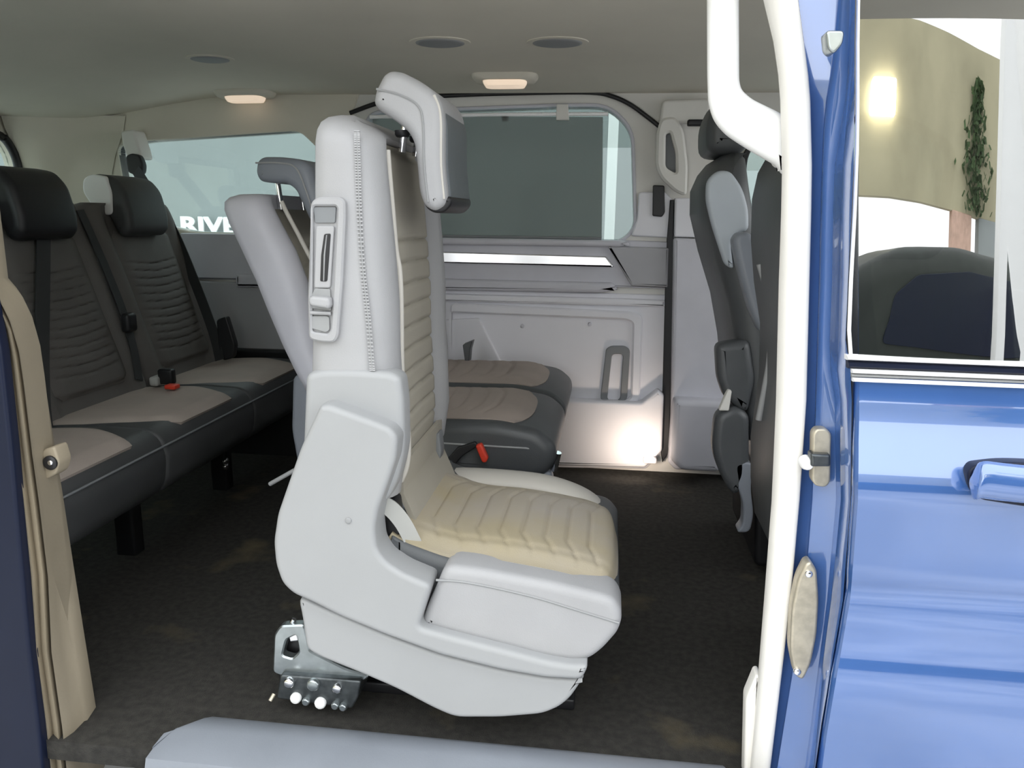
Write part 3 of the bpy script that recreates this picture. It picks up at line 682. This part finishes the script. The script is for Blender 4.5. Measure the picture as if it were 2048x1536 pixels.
slab('skirt', SK, NY0-0.030, NY0+0.10, 'plastic', S, r=0.02, bev=0.008)
disc('cover_plug', at(697, 1041, NY0-0.045), 0.0055, 0.003, 'plastic_mid', S)
SKB = [(640, 1180), (770, 1240), (1000, 1310), (1160, 1335), (1120, 1385), (1085, 1400), (910, 1405), (790, 1350), (700, 1310), (640, 1290)]
slab('seat_pan', SKB, NY0+0.10, NY1-0.01, 'plastic_dark', S, ref=NY0+0.02, r=0.02, bev=0.012)
# cushion
CU = [(888, 1132), (960, 1140), (1100, 1166), (1200, 1190), (1228, 1200), (1242, 1222), (1244, 1244), (1236, 1268), (1206, 1302), (1180, 1322), (1150, 1328), (1090, 1320), (1000, 1296), (900, 1270), (840, 1254), (852, 1216), (872, 1172)]
slab('cushion_side', CU, NY0-0.022, NY0+0.075, 'leather', S, r=0.02, bev=0.016, seg=5, angle=60)
tube('seam', smooth_path([at(x, y, NY0-0.0225) for x, y in [(872, 1160), (940, 1166), (1060, 1192), (1160, 1222), (1238, 1246)]], 6), 0.0022, 'plastic_mid', S, n=6)
CB = [(770, 1075), (800, 1095), (890, 1128), (1100, 1162), (1215, 1192), (1240, 1222), (1240, 1244), (1206, 1296), (1180, 1316), (1090, 1314), (900, 1264), (770, 1220)]
slab('cushion', CB, NY0+0.02, NY1, 'dark_leather', S, ref=NY0, r=0.025, bev=0.02, angle=60)
ca = [at(x, y, NY0) for x, y in [(775, 1084), (800, 1098), (888, 1128), (1000, 1142), (1100, 1160), (1190, 1183), (1222, 1198), (1238, 1224)]]
cpath = smooth_path(ca, 14); CL = [0]
for a, b in zip(cpath, cpath[1:]): CL.append(CL[-1]+(b-a).length)
def cush_at(s):
    s *= CL[-1]
    for i in range(len(CL)-1):
        if CL[i+1] >= s: k = (s-CL[i])/(CL[i+1]-CL[i]); return cpath[i].lerp(cpath[i+1], k)
    return cpath[-1]
def cfn(u, v):
    # u along X (back to front), v across Y
    p = cush_at(u); y = NY0 + 0.030 + (NY1-0.085-NY0-0.030)*v
    e = min(v, 1-v)*2; z = p.z + 0.006 + 0.016*sm(e/0.3)*sm(min(u, 1-u)/0.05)
    # ribs: grooves that kink backwards near both edges
    k = abs(v-0.5)*2; c_ = (u - 0.13 - 0.10*(max(0, k-0.45)/0.55))*10.0
    if -0.4 < c_ < 7.5:
        g = abs(c_-round(c_)); z -= 0.0045*math.exp(-(g/0.085)**2)*sm((e-0.1)/0.2)
    g2 = abs(k-0.72)/0.03; z -= 0.004*math.exp(-g2*g2) if u > 0.08 else 0
    return Vector((p.x - 0.02*(k**3)*sm((u-0.7)/0.3), y, z))
grid('cushion_panel', cfn, 130, 44, 'beige_worn', S, thick=0.02)
# far bolster of the cushion, cream
fb = [at(x, y, NY1-0.05) for x, y in [(868, 952), (900, 942), (980, 944), (1080, 954), (1150, 974), (1195, 1000), (1218, 1030), (1226, 1062), (1228, 1090)]]
fbp = smooth_path(fb, 5)
fs = []
for i, p in enumerate(fbp):
    k = i/(len(fbp)-1); r_ = 0.045*min(1, 0.5+4*k)*(1-0.5*max(0, k-0.8)/0.2)
    fs.append([p + Vector((0, r_*math.cos(a), 0.55*r_*math.sin(a) - 0.02)) for a in [2*math.pi*j/14 for j in range(14)]])
loft('cushion_bolster', fs, 'cream_leather', S, angle=70)
# filler between back and cushion, strap and tab
grid('back_flap', lambda u, v: Vector((lerp_tab([(0, at(800, 925, NY0+.1).x), (0.6, at(800, 985, NY0+.1).x), (1, at(845, 1075, NY0+.1).x)], v)[0], NY0+0.09+0.34*u, lerp_tab([(0, at(800, 925, NY0+.1).z), (0.6, at(800, 985, NY0+.1).z), (1, at(840, 1085, NY0+.1).z)], v)[0])), 6, 10, 'beige', S, thick=0.01)
strap('buckle_strap', smooth_path([at(752, 1004, NY0+0.02), at(780, 1016, NY0+0.02), at(806, 1046, NY0+0.03), at(828, 1088, NY0+0.04)], 5), 0.030, 0.005, 'belt_grey', S, across=(0.5, 0.2, 1), label='pale grey strap end')
slab('hinge_block', [(752, 1000), (790, 1000), (800, 1075), (770, 1095), (752, 1060)], NY0+0.035, NY0+0.08, 'black', S, r=0.01, bev=0.005)
slab('latch_lever', [(862, 872), (878, 866), (882, 905), (876, 935), (866, 938)], NY1-0.14, NY1-0.10, 'plastic_dark', S, r=0.006, bev=0.004)
# metal fixing at the floor
MB_ = [(548, 1270), (560, 1252), (608, 1250), (618, 1302), (690, 1338), (738, 1352), (730, 1362), (560, 1352), (545, 1345)]
ring('floor_bracket', pix(MB_, 1.315), pix([(572, 1280), (592, 1270), (598, 1305), (584, 1318), (564, 1312)], 1.315), 1.315, 1.335, 'steel', S, r=0.008, bev=0.003)
slab('bracket_back', [(560, 1262), (606, 1262), (606, 1330), (556, 1330)], 1.345, 1.36, 'black', S, r=0.004, bev=0.002)
slab('bracket_latch', [(577, 1272), (594, 1268), (597, 1282), (580, 1284)], 1.318, 1.345, 'chrome', S, r=0.002, bev=0.002)
tube('latch_rod', [at(588, 1238, 1.33), at(580, 1252, 1.33)], 0.005, 'chrome', S, n=8)
fa = [(560, 1350), (722, 1362), (716, 1395), (704, 1418), (640, 1410), (552, 1398)]
slab('floor_foot', fa, 1.30, 1.47, 'dark_steel', S, r=0.006, bev=0.004)
for x, y, m, r_ in ((580, 1363, 'chrome', 0.011), (628, 1367, 'steel', 0.013), (676, 1374, 'chrome', 0.010), (593, 1394, 'white_paint', 0.011), (614, 1400, 'steel', 0.008), (642, 1404, 'white_paint', 0.0115), (672, 1408, 'steel', 0.008), (688, 1411, 'steel', 0.008)):
    disc('bolt', at(x, y, 1.30), r_, 0.010, m, S, n=14)
tube('release_cable', [at(548, 1388, 1.30), at(540, 1402, 1.29)], 0.004, 'brass', S, n=8)
slab('floor_foot', [(1040, 1330), (1120, 1330), (1120, 1446), (1040, 1446)], 1.47, 1.60, 'dark_steel', S, ref=1.30, r=0.01, bev=0.005)
box('floor_runner', (onz(640, 1410, 0).x + 0.2, 1.45, 0.012), (0.62, 0.12, 0.024), 'black', S, bev=0.004)
tube('recliner_knob', [at(540, 968, NY0+0.30), at(590, 940, NY0+0.28)], 0.005, 'plastic_mid', S)

# ================================================================== FAR DOUBLE SEAT (middle row, reclined)
DY0, DY1 = 1.93, 2.82
D = thing('double_seat', 'reclined two place middle seat with beige cushions against the far wall', 'seat', (-0.45, 2.35, 0))
def dlev(y, xr, xf, iy): return lev(y, xr, xf, iy, DY0)
DL = [dlev(800, 612, 700, 0.0), dlev(740, 580, 668, 0), dlev(690, 556, 648, 0), dlev(620, 526, 636, 0), dlev(560, 502, 618, 0), dlev(500, 474, 595, 0), dlev(450, 450, 568, 0), dlev(420, 438, 552, 0.002), dlev(404, 436, 543, 0.008), dlev(394, 442, 535, 0.02), dlev(388, 455, 525, 0.04)]
half = (DY0+DY1)/2
for k, (a, b) in enumerate(((DY0, half-0.006), (half+0.006, DY1))):
    bk = make_back(DL, a, b, 'lilac_leather', D, bw=0.10, dep=0.03, seam=0.6)
    back_insert(DL, a, b, 'beige', D, bw=0.10, dep=0.03, t0=0.02, t1=0.93, ribs=10, chev=0.03, r1=0.8, puff=0.016, nv=70, nu=18)
    tube('piping', smooth_path([at(x, y, DY0) + Vector((0, a-DY0+0.055, 0)) for x, y in [(630, 560), (606, 520), (580, 470), (556, 425), (545, 402)]], 4), 0.006, 'cream_leather', D, n=8)
    hy0, hy1 = a+0.08, b-0.08
    HPD = [(508, 345), (511, 322), (522, 313), (560, 313), (600, 318), (618, 330), (630, 370), (650, 430), (654, 455), (636, 465), (618, 444), (600, 404), (588, 378), (570, 366), (540, 366), (516, 362)]
    h_ = slab('headrest', HPD, hy0, hy1, 'slate_leather', D, ref=DY0+0.08, r=0.02, bev=0.02, seg=5, angle=70)
    tube('piping', smooth_path([at(x, y, DY0+0.08) + Vector((0, hy0-DY0-0.082, 0)) for x, y in [(512, 326), (560, 326), (592, 336), (612, 380), (634, 450)]], 5), 0.0025, 'plastic', h_, n=6)
    for yy in (hy0+0.06, hy1-0.06):
        q = at(535, 380, DY0+0.08); tube('headrest_post', [Vector((q.x+0.01, yy, q.z-0.05)), Vector((q.x, yy, q.z+0.04))], 0.008, 'chrome', D)
    zc = 0.44
    # cushion half: dark sides and a beige ribbed top
    xb, xfz = at(640, 800, a).x, onz(1118, 860, 0.41).x
    prof = [(xb, 0.33), (xb, zc-0.02), (xb+0.25, zc), (xfz-0.16, zc+0.005), (xfz-0.05, zc-0.012), (xfz-0.005, zc-0.05), (xfz, zc-0.09), (xfz-0.02, zc-0.13), (xfz-0.06, zc-0.15), (xb, zc-0.13)]
    slab_xz('cushion', prof, a, b, 'dark_leather', D, r=0.03, bev=0.03, seg=5, angle=60)
    def dfn(u, v, a=a, b=b, xb=xb, xfz=xfz, zc=zc):
        k = abs(v-0.5)*2; x1 = xfz-0.075-0.04*k**3; x = xb + (x1-xb)*u; y = a+0.03+(b-a-0.06)*v
        z = lerp_tab([(xb, zc-0.02), (xb+0.25, zc), (xfz-0.16, zc+0.005), (xfz-0.05, zc-0.012)], x)[0] + 0.003 + 0.012*sm((1-k)/0.25)*sm((1-u)/0.06)
        c_ = u*11 + 0.7*max(0, k-0.5)
        if k < 0.82 and 1 < c_ < 9.6: g = abs(c_-round(c_)); z -= 0.006*math.exp(-(g/0.1)**2)*sm((0.82-k)/0.1)
        z -= 0.004*math.exp(-((k-0.8)/0.04)**2)
        return Vector((x, y, z))
    grid('cushion_panel', dfn, 90, 24, 'bench_fabric', D, thick=0.02)
    tube('piping', [Vector((xb+0.1, a-0.001, zc-0.055)), Vector((xfz-0.08, a-0.001, zc-0.06)), Vector((xfz-0.005, a+0.03, zc-0.075))], 0.003, 'plastic_mid', D, n=6)
slab('seat_base', [(585, 752), (612, 745), (640, 760), (900, 930), (1105, 945), (1108, 1010), (1060, 1020), (700, 1020), (600, 960), (582, 860)], DY0+0.02, DY0+0.06, 'slate_leather', D, r=0.02, bev=0.01)
box('seat_pan', (-0.42, 2.38, 0.24), (0.50, 0.80, 0.10), 'plastic_dark', D, bev=0.02)
for x in (-0.62, -0.22):
    for y in (2.06, 2.68): box('leg', (x, y, 0.10), (0.07, 0.05, 0.20), 'dark_steel', D, bev=0.008)
tube('front_bar', [at(1116, 905, DY0+0.05), at(1108, 940, DY0+0.06)], 0.010, 'chrome', D)
slab('buckle_stalk', [(884, 930), (915, 895), (950, 884), (956, 892), (925, 912), (905, 935)], DY0-0.02, DY0-0.008, 'black', D, r=0.004, bev=0.003)
slab('buckle', [(950, 892), (962, 888), (976, 918), (972, 926), (964, 926)], DY0-0.04, DY0-0.018, 'red', D, r=0.006, bev=0.005, label='red seat belt release button')
slab('armrest_pivot', [(925, 690), (945, 682), (940, 700), (938, 724), (930, 726)], DY1-0.10, DY1-0.05, 'dark_leather', D, r=0.004, bev=0.003)

# ================================================================== REAR BENCH
B = thing('rear_bench', 'dark rear bench with pale fabric cushions across the back of the van', 'bench', (-1.45, 2.0, 0))
BX = -1.135; ZB = 0.42
by0, by1 = 1.30, 2.84
third = (by1-by0)/3
# backs lean rearward: profile from pixels of the far seat projected on its own plane
ysec = [(by0, by0+third-0.005), (by0+third+0.005, by0+2*third-0.005), (by0+2*third+0.005, by1)]
def back_level(z): return -1.50 - 0.32*(z-0.45)
for k, (a, b) in enumerate(ysec):
    L = []
    top = 0.995
    for z, th, iy in [(0.40, 0.11, 0.01), (0.44, 0.13, 0.0), (0.55, 0.14, 0), (0.65, 0.135, 0), (0.75, 0.13, 0), (0.85, 0.12, 0), (top-0.06, 0.11, 0.0), (top-0.03, 0.10, 0.006), (top-0.01, 0.08, 0.015), (top, 0.05, 0.03)]:
        xf = back_level(z)+0.02; L.append((xf-th, xf, z, iy))
    bb = make_back(L, a, b, 'bench_dark' if k == 0 else 'bench_back', B, bw=0.10, dep=0.02, seam=0.5, rr=0.02)
    back_insert(L, a, b, 'bench_back' if k < 2 else 'bench_back', B, bw=0.10, dep=0.02, t0=0.08, t1=0.85, ribs=11, chev=-0.03, puff=0.014, r0=0.12, r1=0.75, nv=100, nu=20, gd=0.006)
# cushions: three dark pads with fabric tops that end in a curve
for k, (a, b) in enumerate(ysec):
    prof = [(-1.60, 0.28), (-1.60, ZB-0.03), (-1.45, ZB-0.01), (-1.30, ZB), (BX-0.04, ZB-0.004), (BX-0.008, ZB-0.025), (BX+0.01, ZB-0.07), (BX+0.0, ZB-0.15), (BX-0.04, ZB-0.19), (-1.55, ZB-0.16)]
    slab_xz('cushion', prof, a-0.004, b+0.004, 'bench_dark', B, r=0.025, bev=0.012, seg=3, angle=60)
    def bfn(u, v, a=a, b=b):
        kx = abs(v-0.5)*2; x = -1.58 + (BX-0.012+1.58)*u
        w = (b-a)*0.5*(1 - 0.42*max(0, (u-0.45)/0.55)**2); y = (a+b)/2 + (v-0.5)*2*w*0.99
        z = lerp_tab([(-1.60, ZB-0.03), (-1.45, ZB-0.01), (-1.30, ZB), (BX-0.04, ZB-0.004), (BX-0.02, ZB-0.01)], x)[0] - 0.003 + 0.011*sm((1-kx)/0.15)*sm((1-u)/0.08)
        return Vector((x, y, z))
    grid('cushion_panel', bfn, 24, 24, 'bench_fabric', B, thick=0.012)
tube('piping', smooth_path([Vector((BX+0.006, y, ZB-0.045)) for y in (by0, 1.8, 2.3, by1)], 3), 0.003, 'plastic_dark', B, n=6)
# headrests
def bench_head(px0, py0, px1, py1, Yc, m, w, label=None):
    cx = back_level(1.03)+0.01
    prof = [(cx-0.03, 0.98), (cx-0.06, 1.03), (cx-0.055, 1.075), (cx-0.02, 1.09), (cx+0.045, 1.08), (cx+0.08, 1.04), (cx+0.10, 0.96), (cx+0.10, 0.91), (cx+0.075, 0.885), (cx+0.045, 0.89), (cx+0.02, 0.95)]
    h_ = slab_xz('headrest', prof, Yc-w/2, Yc+w/2, m, B, r=0.02, bev=0.025, seg=5, angle=70, label=label)
    for yy in (Yc-0.06, Yc+0.06): tube('headrest_post', [Vector((cx-0.01, yy, 0.94)), Vector((cx-0.015, yy, 1.04))], 0.007, 'chrome', B, n=8)
    return h_
# legs and rails under the bench
for y in (1.45, 1.95, 2.5):
    box('leg', (-1.35, y, 0.12), (0.06, 0.05, 0.25), 'black', B, bev=0.008)
tube('cross_bar', [Vector((-1.28, 1.4, 0.2)), Vector((-1.28, 2.7, 0.2))], 0.012, 'dark_steel', B)
for x, y in ((455, 912), (525, 900)):
    q = at(x, y, 2.45); disc('leg_bolt', Vector((-1.31, q.y, 0.10 if x < 500 else 0.12)), 0.014, -0.01, 'chrome', B, axis='X')
H3 = onx(240, 400, back_level(1.03)); H1 = onx(30, 400, back_level(1.03))
h3 = bench_head(0, 0, 0, 0, H3.y, 'bench_dark', 0.24)
cx = back_level(1.03)+0.01
slab_xz('headrest_side', [(cx-0.03, 0.985), (cx-0.058, 1.03), (cx-0.052, 1.073), (cx-0.02, 1.087), (cx+0.03, 1.08), (cx+0.045, 1.03), (cx+0.04, 0.96), (cx+0.015, 0.955)], H3.y-0.126, H3.y-0.10, 'white_paint', h3, r=0.015, bev=0.006, label='pale side face of the headrest, whitened to look lit')  # pale leather side, coloured white to stand in for bright light
bench_head(0, 0, 0, 0, H1.y, 'black', 0.24)
# seat belts and buckles on the bench
def bx(px, py, off=0.03):
    z = 0.7
    for _ in range(10): p = onx(px, py, back_level(z)+off); z = p.z
    return p
strap('seat_belt', smooth_path([bx(88, 420), bx(86, 560), bx(84, 700), bx(86, 800), bx(92, 860)], 5), 0.048, 0.003, 'belt', B, label='black belt down the near seat back')
strap('seat_belt', smooth_path([bx(160, 420), bx(205, 520), bx(245, 620), bx(268, 700), bx(278, 760)], 5), 0.035, 0.003, 'belt', B, label='dark belt between the seat backs')
box('belt_guide', bx(258, 645, 0.045), (0.03, 0.05, 0.06), 'black', B, bev=0.01)
q = onz(335, 765, ZB+0.015); box('buckle', q + Vector((0, 0, 0.02)), (0.05, 0.03, 0.05), 'black', B, bev=0.008)
q = onz(340, 776, ZB+0.012); box('buckle_button', q + Vector((0.01, -0.004, 0.006)), (0.036, 0.032, 0.014), 'red', B, bev=0.004)
q = onz(315, 768, ZB+0.01); box('buckle_tongue', q + Vector((0, 0, 0.012)), (0.03, 0.05, 0.03), 'belt_grey', B, bev=0.008)

# belt on the far rear side wall
sb = thing('shoulder_belt', 'dark shoulder belt hanging from the rear side window post to the bench', 'seat belt', at(268, 330, 2.85))
slab('belt_anchor', [(250, 312), (262, 306), (278, 310), (286, 330), (284, 348), (268, 350), (254, 344)], 2.84, 2.87, 'black', sb, r=0.012, bev=0.006)
slab('anchor_cover', [(240, 262), (266, 258), (280, 300), (284, 318), (254, 318), (244, 290)], 2.86, 2.94, 'pillar_trim', sb, r=0.012, bev=0.01)
strap('belt_webbing', smooth_path([at(272, 340, 2.84), at(310, 400, 2.82), at(350, 470, 2.80), at(388, 560, 2.76), at(425, 660, 2.72), at(440, 720, 2.70)], 6), 0.046, 0.003, 'belt', sb, across=(1, -0.3, 0.3))
slab('belt_buckle', [(432, 640), (452, 632), (470, 690), (466, 716), (445, 722), (436, 690)], 2.70, 2.73, 'black', sb, r=0.012, bev=0.006)

# ================================================================== FRONT SEATS
def front_seat(name, label, Y0, Y1, lv, heady, hx, head=True, m='dark_leather', grp='front seats'):
    t = thing(name, label, 'seat', ((lv[0][0]+lv[0][1])/2+0.2, (Y0+Y1)/2, 0), grp)
    make_back(lv, Y0, Y1, m, t, bw=0.11, dep=0.03, rr=0.05, seam=0.55)
    xb = lv[0][0]+0.03
    slab_xz('cushion', [(xb, 0.30), (xb, 0.45), (xb+0.3, 0.47), (xb+0.5, 0.48), (xb+0.54, 0.44), (xb+0.5, 0.36), (xb+0.3, 0.30)], Y0, Y1, m, t, r=0.03, bev=0.03)
    slab_xz('seat_base', [(xb+0.02, 0.03), (xb+0.0, 0.31), (xb+0.45, 0.31), (xb+0.42, 0.03)], Y0+0.04, Y1-0.04, 'black', t, r=0.02, bev=0.015)
    if head:
        Yc = (Y0+Y1)/2; z = lv[-1][2]; x = (lv[-1][0]+lv[-1][1])/2
        slab_xz('headrest', [(x-0.06+hx, z-0.0), (x-0.065+hx, z+0.08), (x-0.04+hx, z+0.14), (x+0.01+hx, z+0.15), (x+0.04+hx, z+0.12), (x+0.05+hx, z+0.02), (x+0.02+hx, z-0.005)], Yc-0.125, Yc+0.125, m, t, r=0.03, bev=0.035, seg=5, angle=70)
        for yy in (Yc-0.06, Yc+0.06): tube('headrest_post', [Vector((x, yy, z-0.03)), Vector((x-0.005+hx, yy, z+0.07))], 0.007, 'chrome', t, n=8)
    return t
FY0, FY1 = 2.02, 2.52
def fl(y, x, th, iy): q = at(x, y, FY1); return (q.x, q.x+th, q.z, iy)
DLV = [fl(800, 1445, 0.10, 0.0), fl(720, 1436, 0.12, 0), fl(660, 1430, 0.13, 0), fl(580, 1416, 0.13, 0), fl(500, 1392, 0.13, 0), fl(430, 1376, 0.12, 0), fl(385, 1376, 0.11, 0.012), fl(355, 1388, 0.09, 0.04), fl(336, 1402, 0.07, 0.08), fl(326, 1418, 0.04, 0.12)]
dr = front_seat('front_seat', 'dark driver seat with grey back shell beside the far pillar', FY0, FY1, DLV, 0, -0.01)
# grey shell on its back and the folded armrest beside it
slab('back_shell', [(1414, 360), (1436, 340), (1462, 342), (1486, 376), (1498, 420), (1498, 462), (1472, 466), (1462, 486), (1468, 540), (1450, 530), (1424, 450), (1412, 400)], FY0-0.012, FY0+0.02, 'back_shell', dr, r=0.02, bev=0.01, label='pale grey shell on the side of the seat back')
slab('armrest', [(1466, 480), (1476, 466), (1500, 464), (1512, 480), (1530, 560), (1540, 640), (1536, 668), (1520, 664), (1500, 620), (1478, 540)], FY0-0.10, FY0-0.03, 'slate_leather', dr, r=0.03, bev=0.015)
slab('seat_side_panel', [(1432, 830), (1470, 812), (1500, 830), (1500, 960), (1470, 1000), (1440, 950), (1424, 900)], FY0-0.02, FY0+0.05, 'dark_leather', dr, r=0.03, bev=0.02)
slab('seat_side_panel', [(1432, 690), (1500, 680), (1512, 760), (1496, 830), (1450, 800), (1436, 760)], FY0-0.01, FY0+0.06, 'dark_leather', dr, r=0.02, bev=0.02)
slab('leg', [(1468, 926), (1506, 924), (1502, 980), (1508, 1030), (1500, 1066), (1472, 1066), (1486, 1050), (1488, 1010), (1474, 970)], FY0-0.02, FY0+0.03, 'slate_leather', dr, r=0.02, bev=0.006, label='curved grey metal seat leg')
slab('seat_trim', [(1438, 822), (1456, 780), (1464, 782), (1458, 822)], FY0-0.025, FY0+0.0, 'pillar_trim', dr, r=0.004, bev=0.003)
PY0, PY1 = 1.36, 1.86
def fp(y, x, th, iy): q = at(x, y, PY1); return (q.x, q.x+th, q.z, iy)
PLV = [fp(1010, 1502, 0.10, 0.0), fp(940, 1494, 0.12, 0), fp(860, 1494, 0.13, 0), fp(740, 1510, 0.13, 0), fp(640, 1512, 0.13, 0), fp(560, 1500, 0.13, 0), fp(480, 1494, 0.13, 0), fp(400, 1496, 0.12, 0.0), fp(350, 1504, 0.10, 0.02), fp(325, 1514, 0.08, 0.05), fp(308, 1528, 0.06, 0.10)]
ps = front_seat('front_seat', 'dark passenger seat partly hidden by the cream door seal', PY0, PY1, PLV, 0, 0.08, head=False)
tube('piping', smooth_path([at(x, y, PY1-0.14) + Vector((0, 0, 0)) for x, y in [(1520, 528), (1534, 580), (1543, 650), (1540, 720), (1530, 780), (1518, 840)]], 5), 0.008, 'plastic_mid', ps, n=8)

# ================================================================== OUTSIDE
gr = box('ground', (0, -4, -0.62), (60, 60, 0.1), 'asphalt', bev=0); tag(gr, 'grey yard asphalt around the van', kind='structure')
ow = box('wall_outside', (-1, 5.2, 0.9), (16, 0.2, 3.0), 'outer_wall', bev=0); tag(ow, 'plain grey green wall seen beyond the side windows', kind='structure')
cu = bpy.data.curves.new('wall_lettering', 'FONT'); cu.body = 'RIVE'; cu.extrude = 0.006; cu.offset = 0.006; cu.size = 0.15
tmp = bpy.data.objects.new('lettering_source', cu); COL.objects.link(tmp); bpy.context.view_layer.update()
lme = bpy.data.meshes.new_from_object(tmp.evaluated_get(bpy.context.evaluated_depsgraph_get())); bpy.data.objects.remove(tmp)
lt_ = bpy.data.objects.new('wall_lettering', lme); COL.objects.link(lt_); lt_.location = at(361, 465, 5.05); lt_.rotation_euler = (math.pi/2, 0, 0); lt_.scale = (1.4, 1, 1)
lme.materials.clear(); lme.materials.append(MATS['white_paint'])
tag(lt_, 'white capital letters on the wall outside the rear side window', 'lettering')
pst = box('outside_post', (at(1222, 380, 4.4).x, 4.4, 0.7), (0.055, 0.06, 2.5), 'white_paint', bev=0.005); tag(pst, 'pale post outside, right of the roller shade', 'post')

bw = thing('yard_building', 'olive rendered building across the yard', 'building', (4, -9, -0.57))
box('wall', (8.5, -9, 2.95), (15.5, 0.3, 2.2), 'olive_wall', bw, bev=0)
box('pillar', (5.0, -9, 0.64), (0.9, 0.35, 2.44), 'brick', bw, bev=0.02)
box('pillar', (6.6, -9, 0.64), (1.6, 0.35, 2.44), 'outer_wall', bw, bev=0.02)
box('flood_lamp', (1.95, -8.75, 3.05), (0.55, 0.2, 0.45), 'flood', bw, bev=0.04)
V = []; Fc = []
for i in range(420):
    cz = random.uniform(1.9, 3.6); r_ = 0.55*(1-abs(cz-2.5)/1.6); p = Vector((5.55+random.gauss(0, r_*0.6), -8.8+random.uniform(0, 0.15), cz)); s0 = len(V)
    u = Vector((random.uniform(-1, 1), random.uniform(-1, 1), random.uniform(-1, 1))).normalized()*0.09; w = Vector((random.uniform(-1, 1), random.uniform(-1, 1), random.uniform(-1, 1))).normalized()*0.07
    V += [p-u, p+w, p+u, p-w]; Fc.append((s0, s0+1, s0+2, s0+3))
iv = mesh_obj('climbing_plant', V, Fc, 'leaf', bw); iv['kind'] = 'stuff'
wp = box('yard_post', (2.47, -2.0, 0.9), (0.12, 0.12, 2.9), 'white_paint', bev=0.01); tag(wp, 'white post standing in the yard, mirrored at the edge of the door glass', 'post')
lw = box('wall_light_block', (-3.6, -3.2, 0.7), (0.3, 8, 2.6), 'olive_wall', bev=0); tag(lw, 'unseen olive wall added to block light from the left', kind='structure')  # out of view, added to keep light off the left side

# dark car parked in the yard, mirrored in the front door glass
car = thing('parked_car', 'tall dark car parked in the yard, mirrored in the door glass', 'car', (4.2, -3.6, -0.57))
cp_ = [(x-0.75, z) for x, z in [(1.35, -0.35), (1.33, 0.1), (1.36, 0.5), (1.5, 0.86), (1.9, 1.05), (3.0, 1.12), (4.6, 1.08), (5.6, 0.85), (6.2, 0.4), (7.0, 0.3), (7.2, 0.0), (7.15, -0.36)]]
slab_xz('body', cp_, -4.4, -2.75, 'car_paint', car, r=0.2, bev=0.16, seg=5, angle=60)
for x in (1.7, 5.4): disc('wheel', Vector((x, -2.8, -0.28)), 0.29, 0.12, 'black', car, n=24)
slab_xz('side_window', [(1.1, 0.42), (1.2, 0.75), (1.5, 0.90), (2.4, 0.98), (3.8, 0.94), (4.6, 0.78), (5.1, 0.42)], -2.75, -2.73, 'navy', car, r=0.05, bev=0.004)
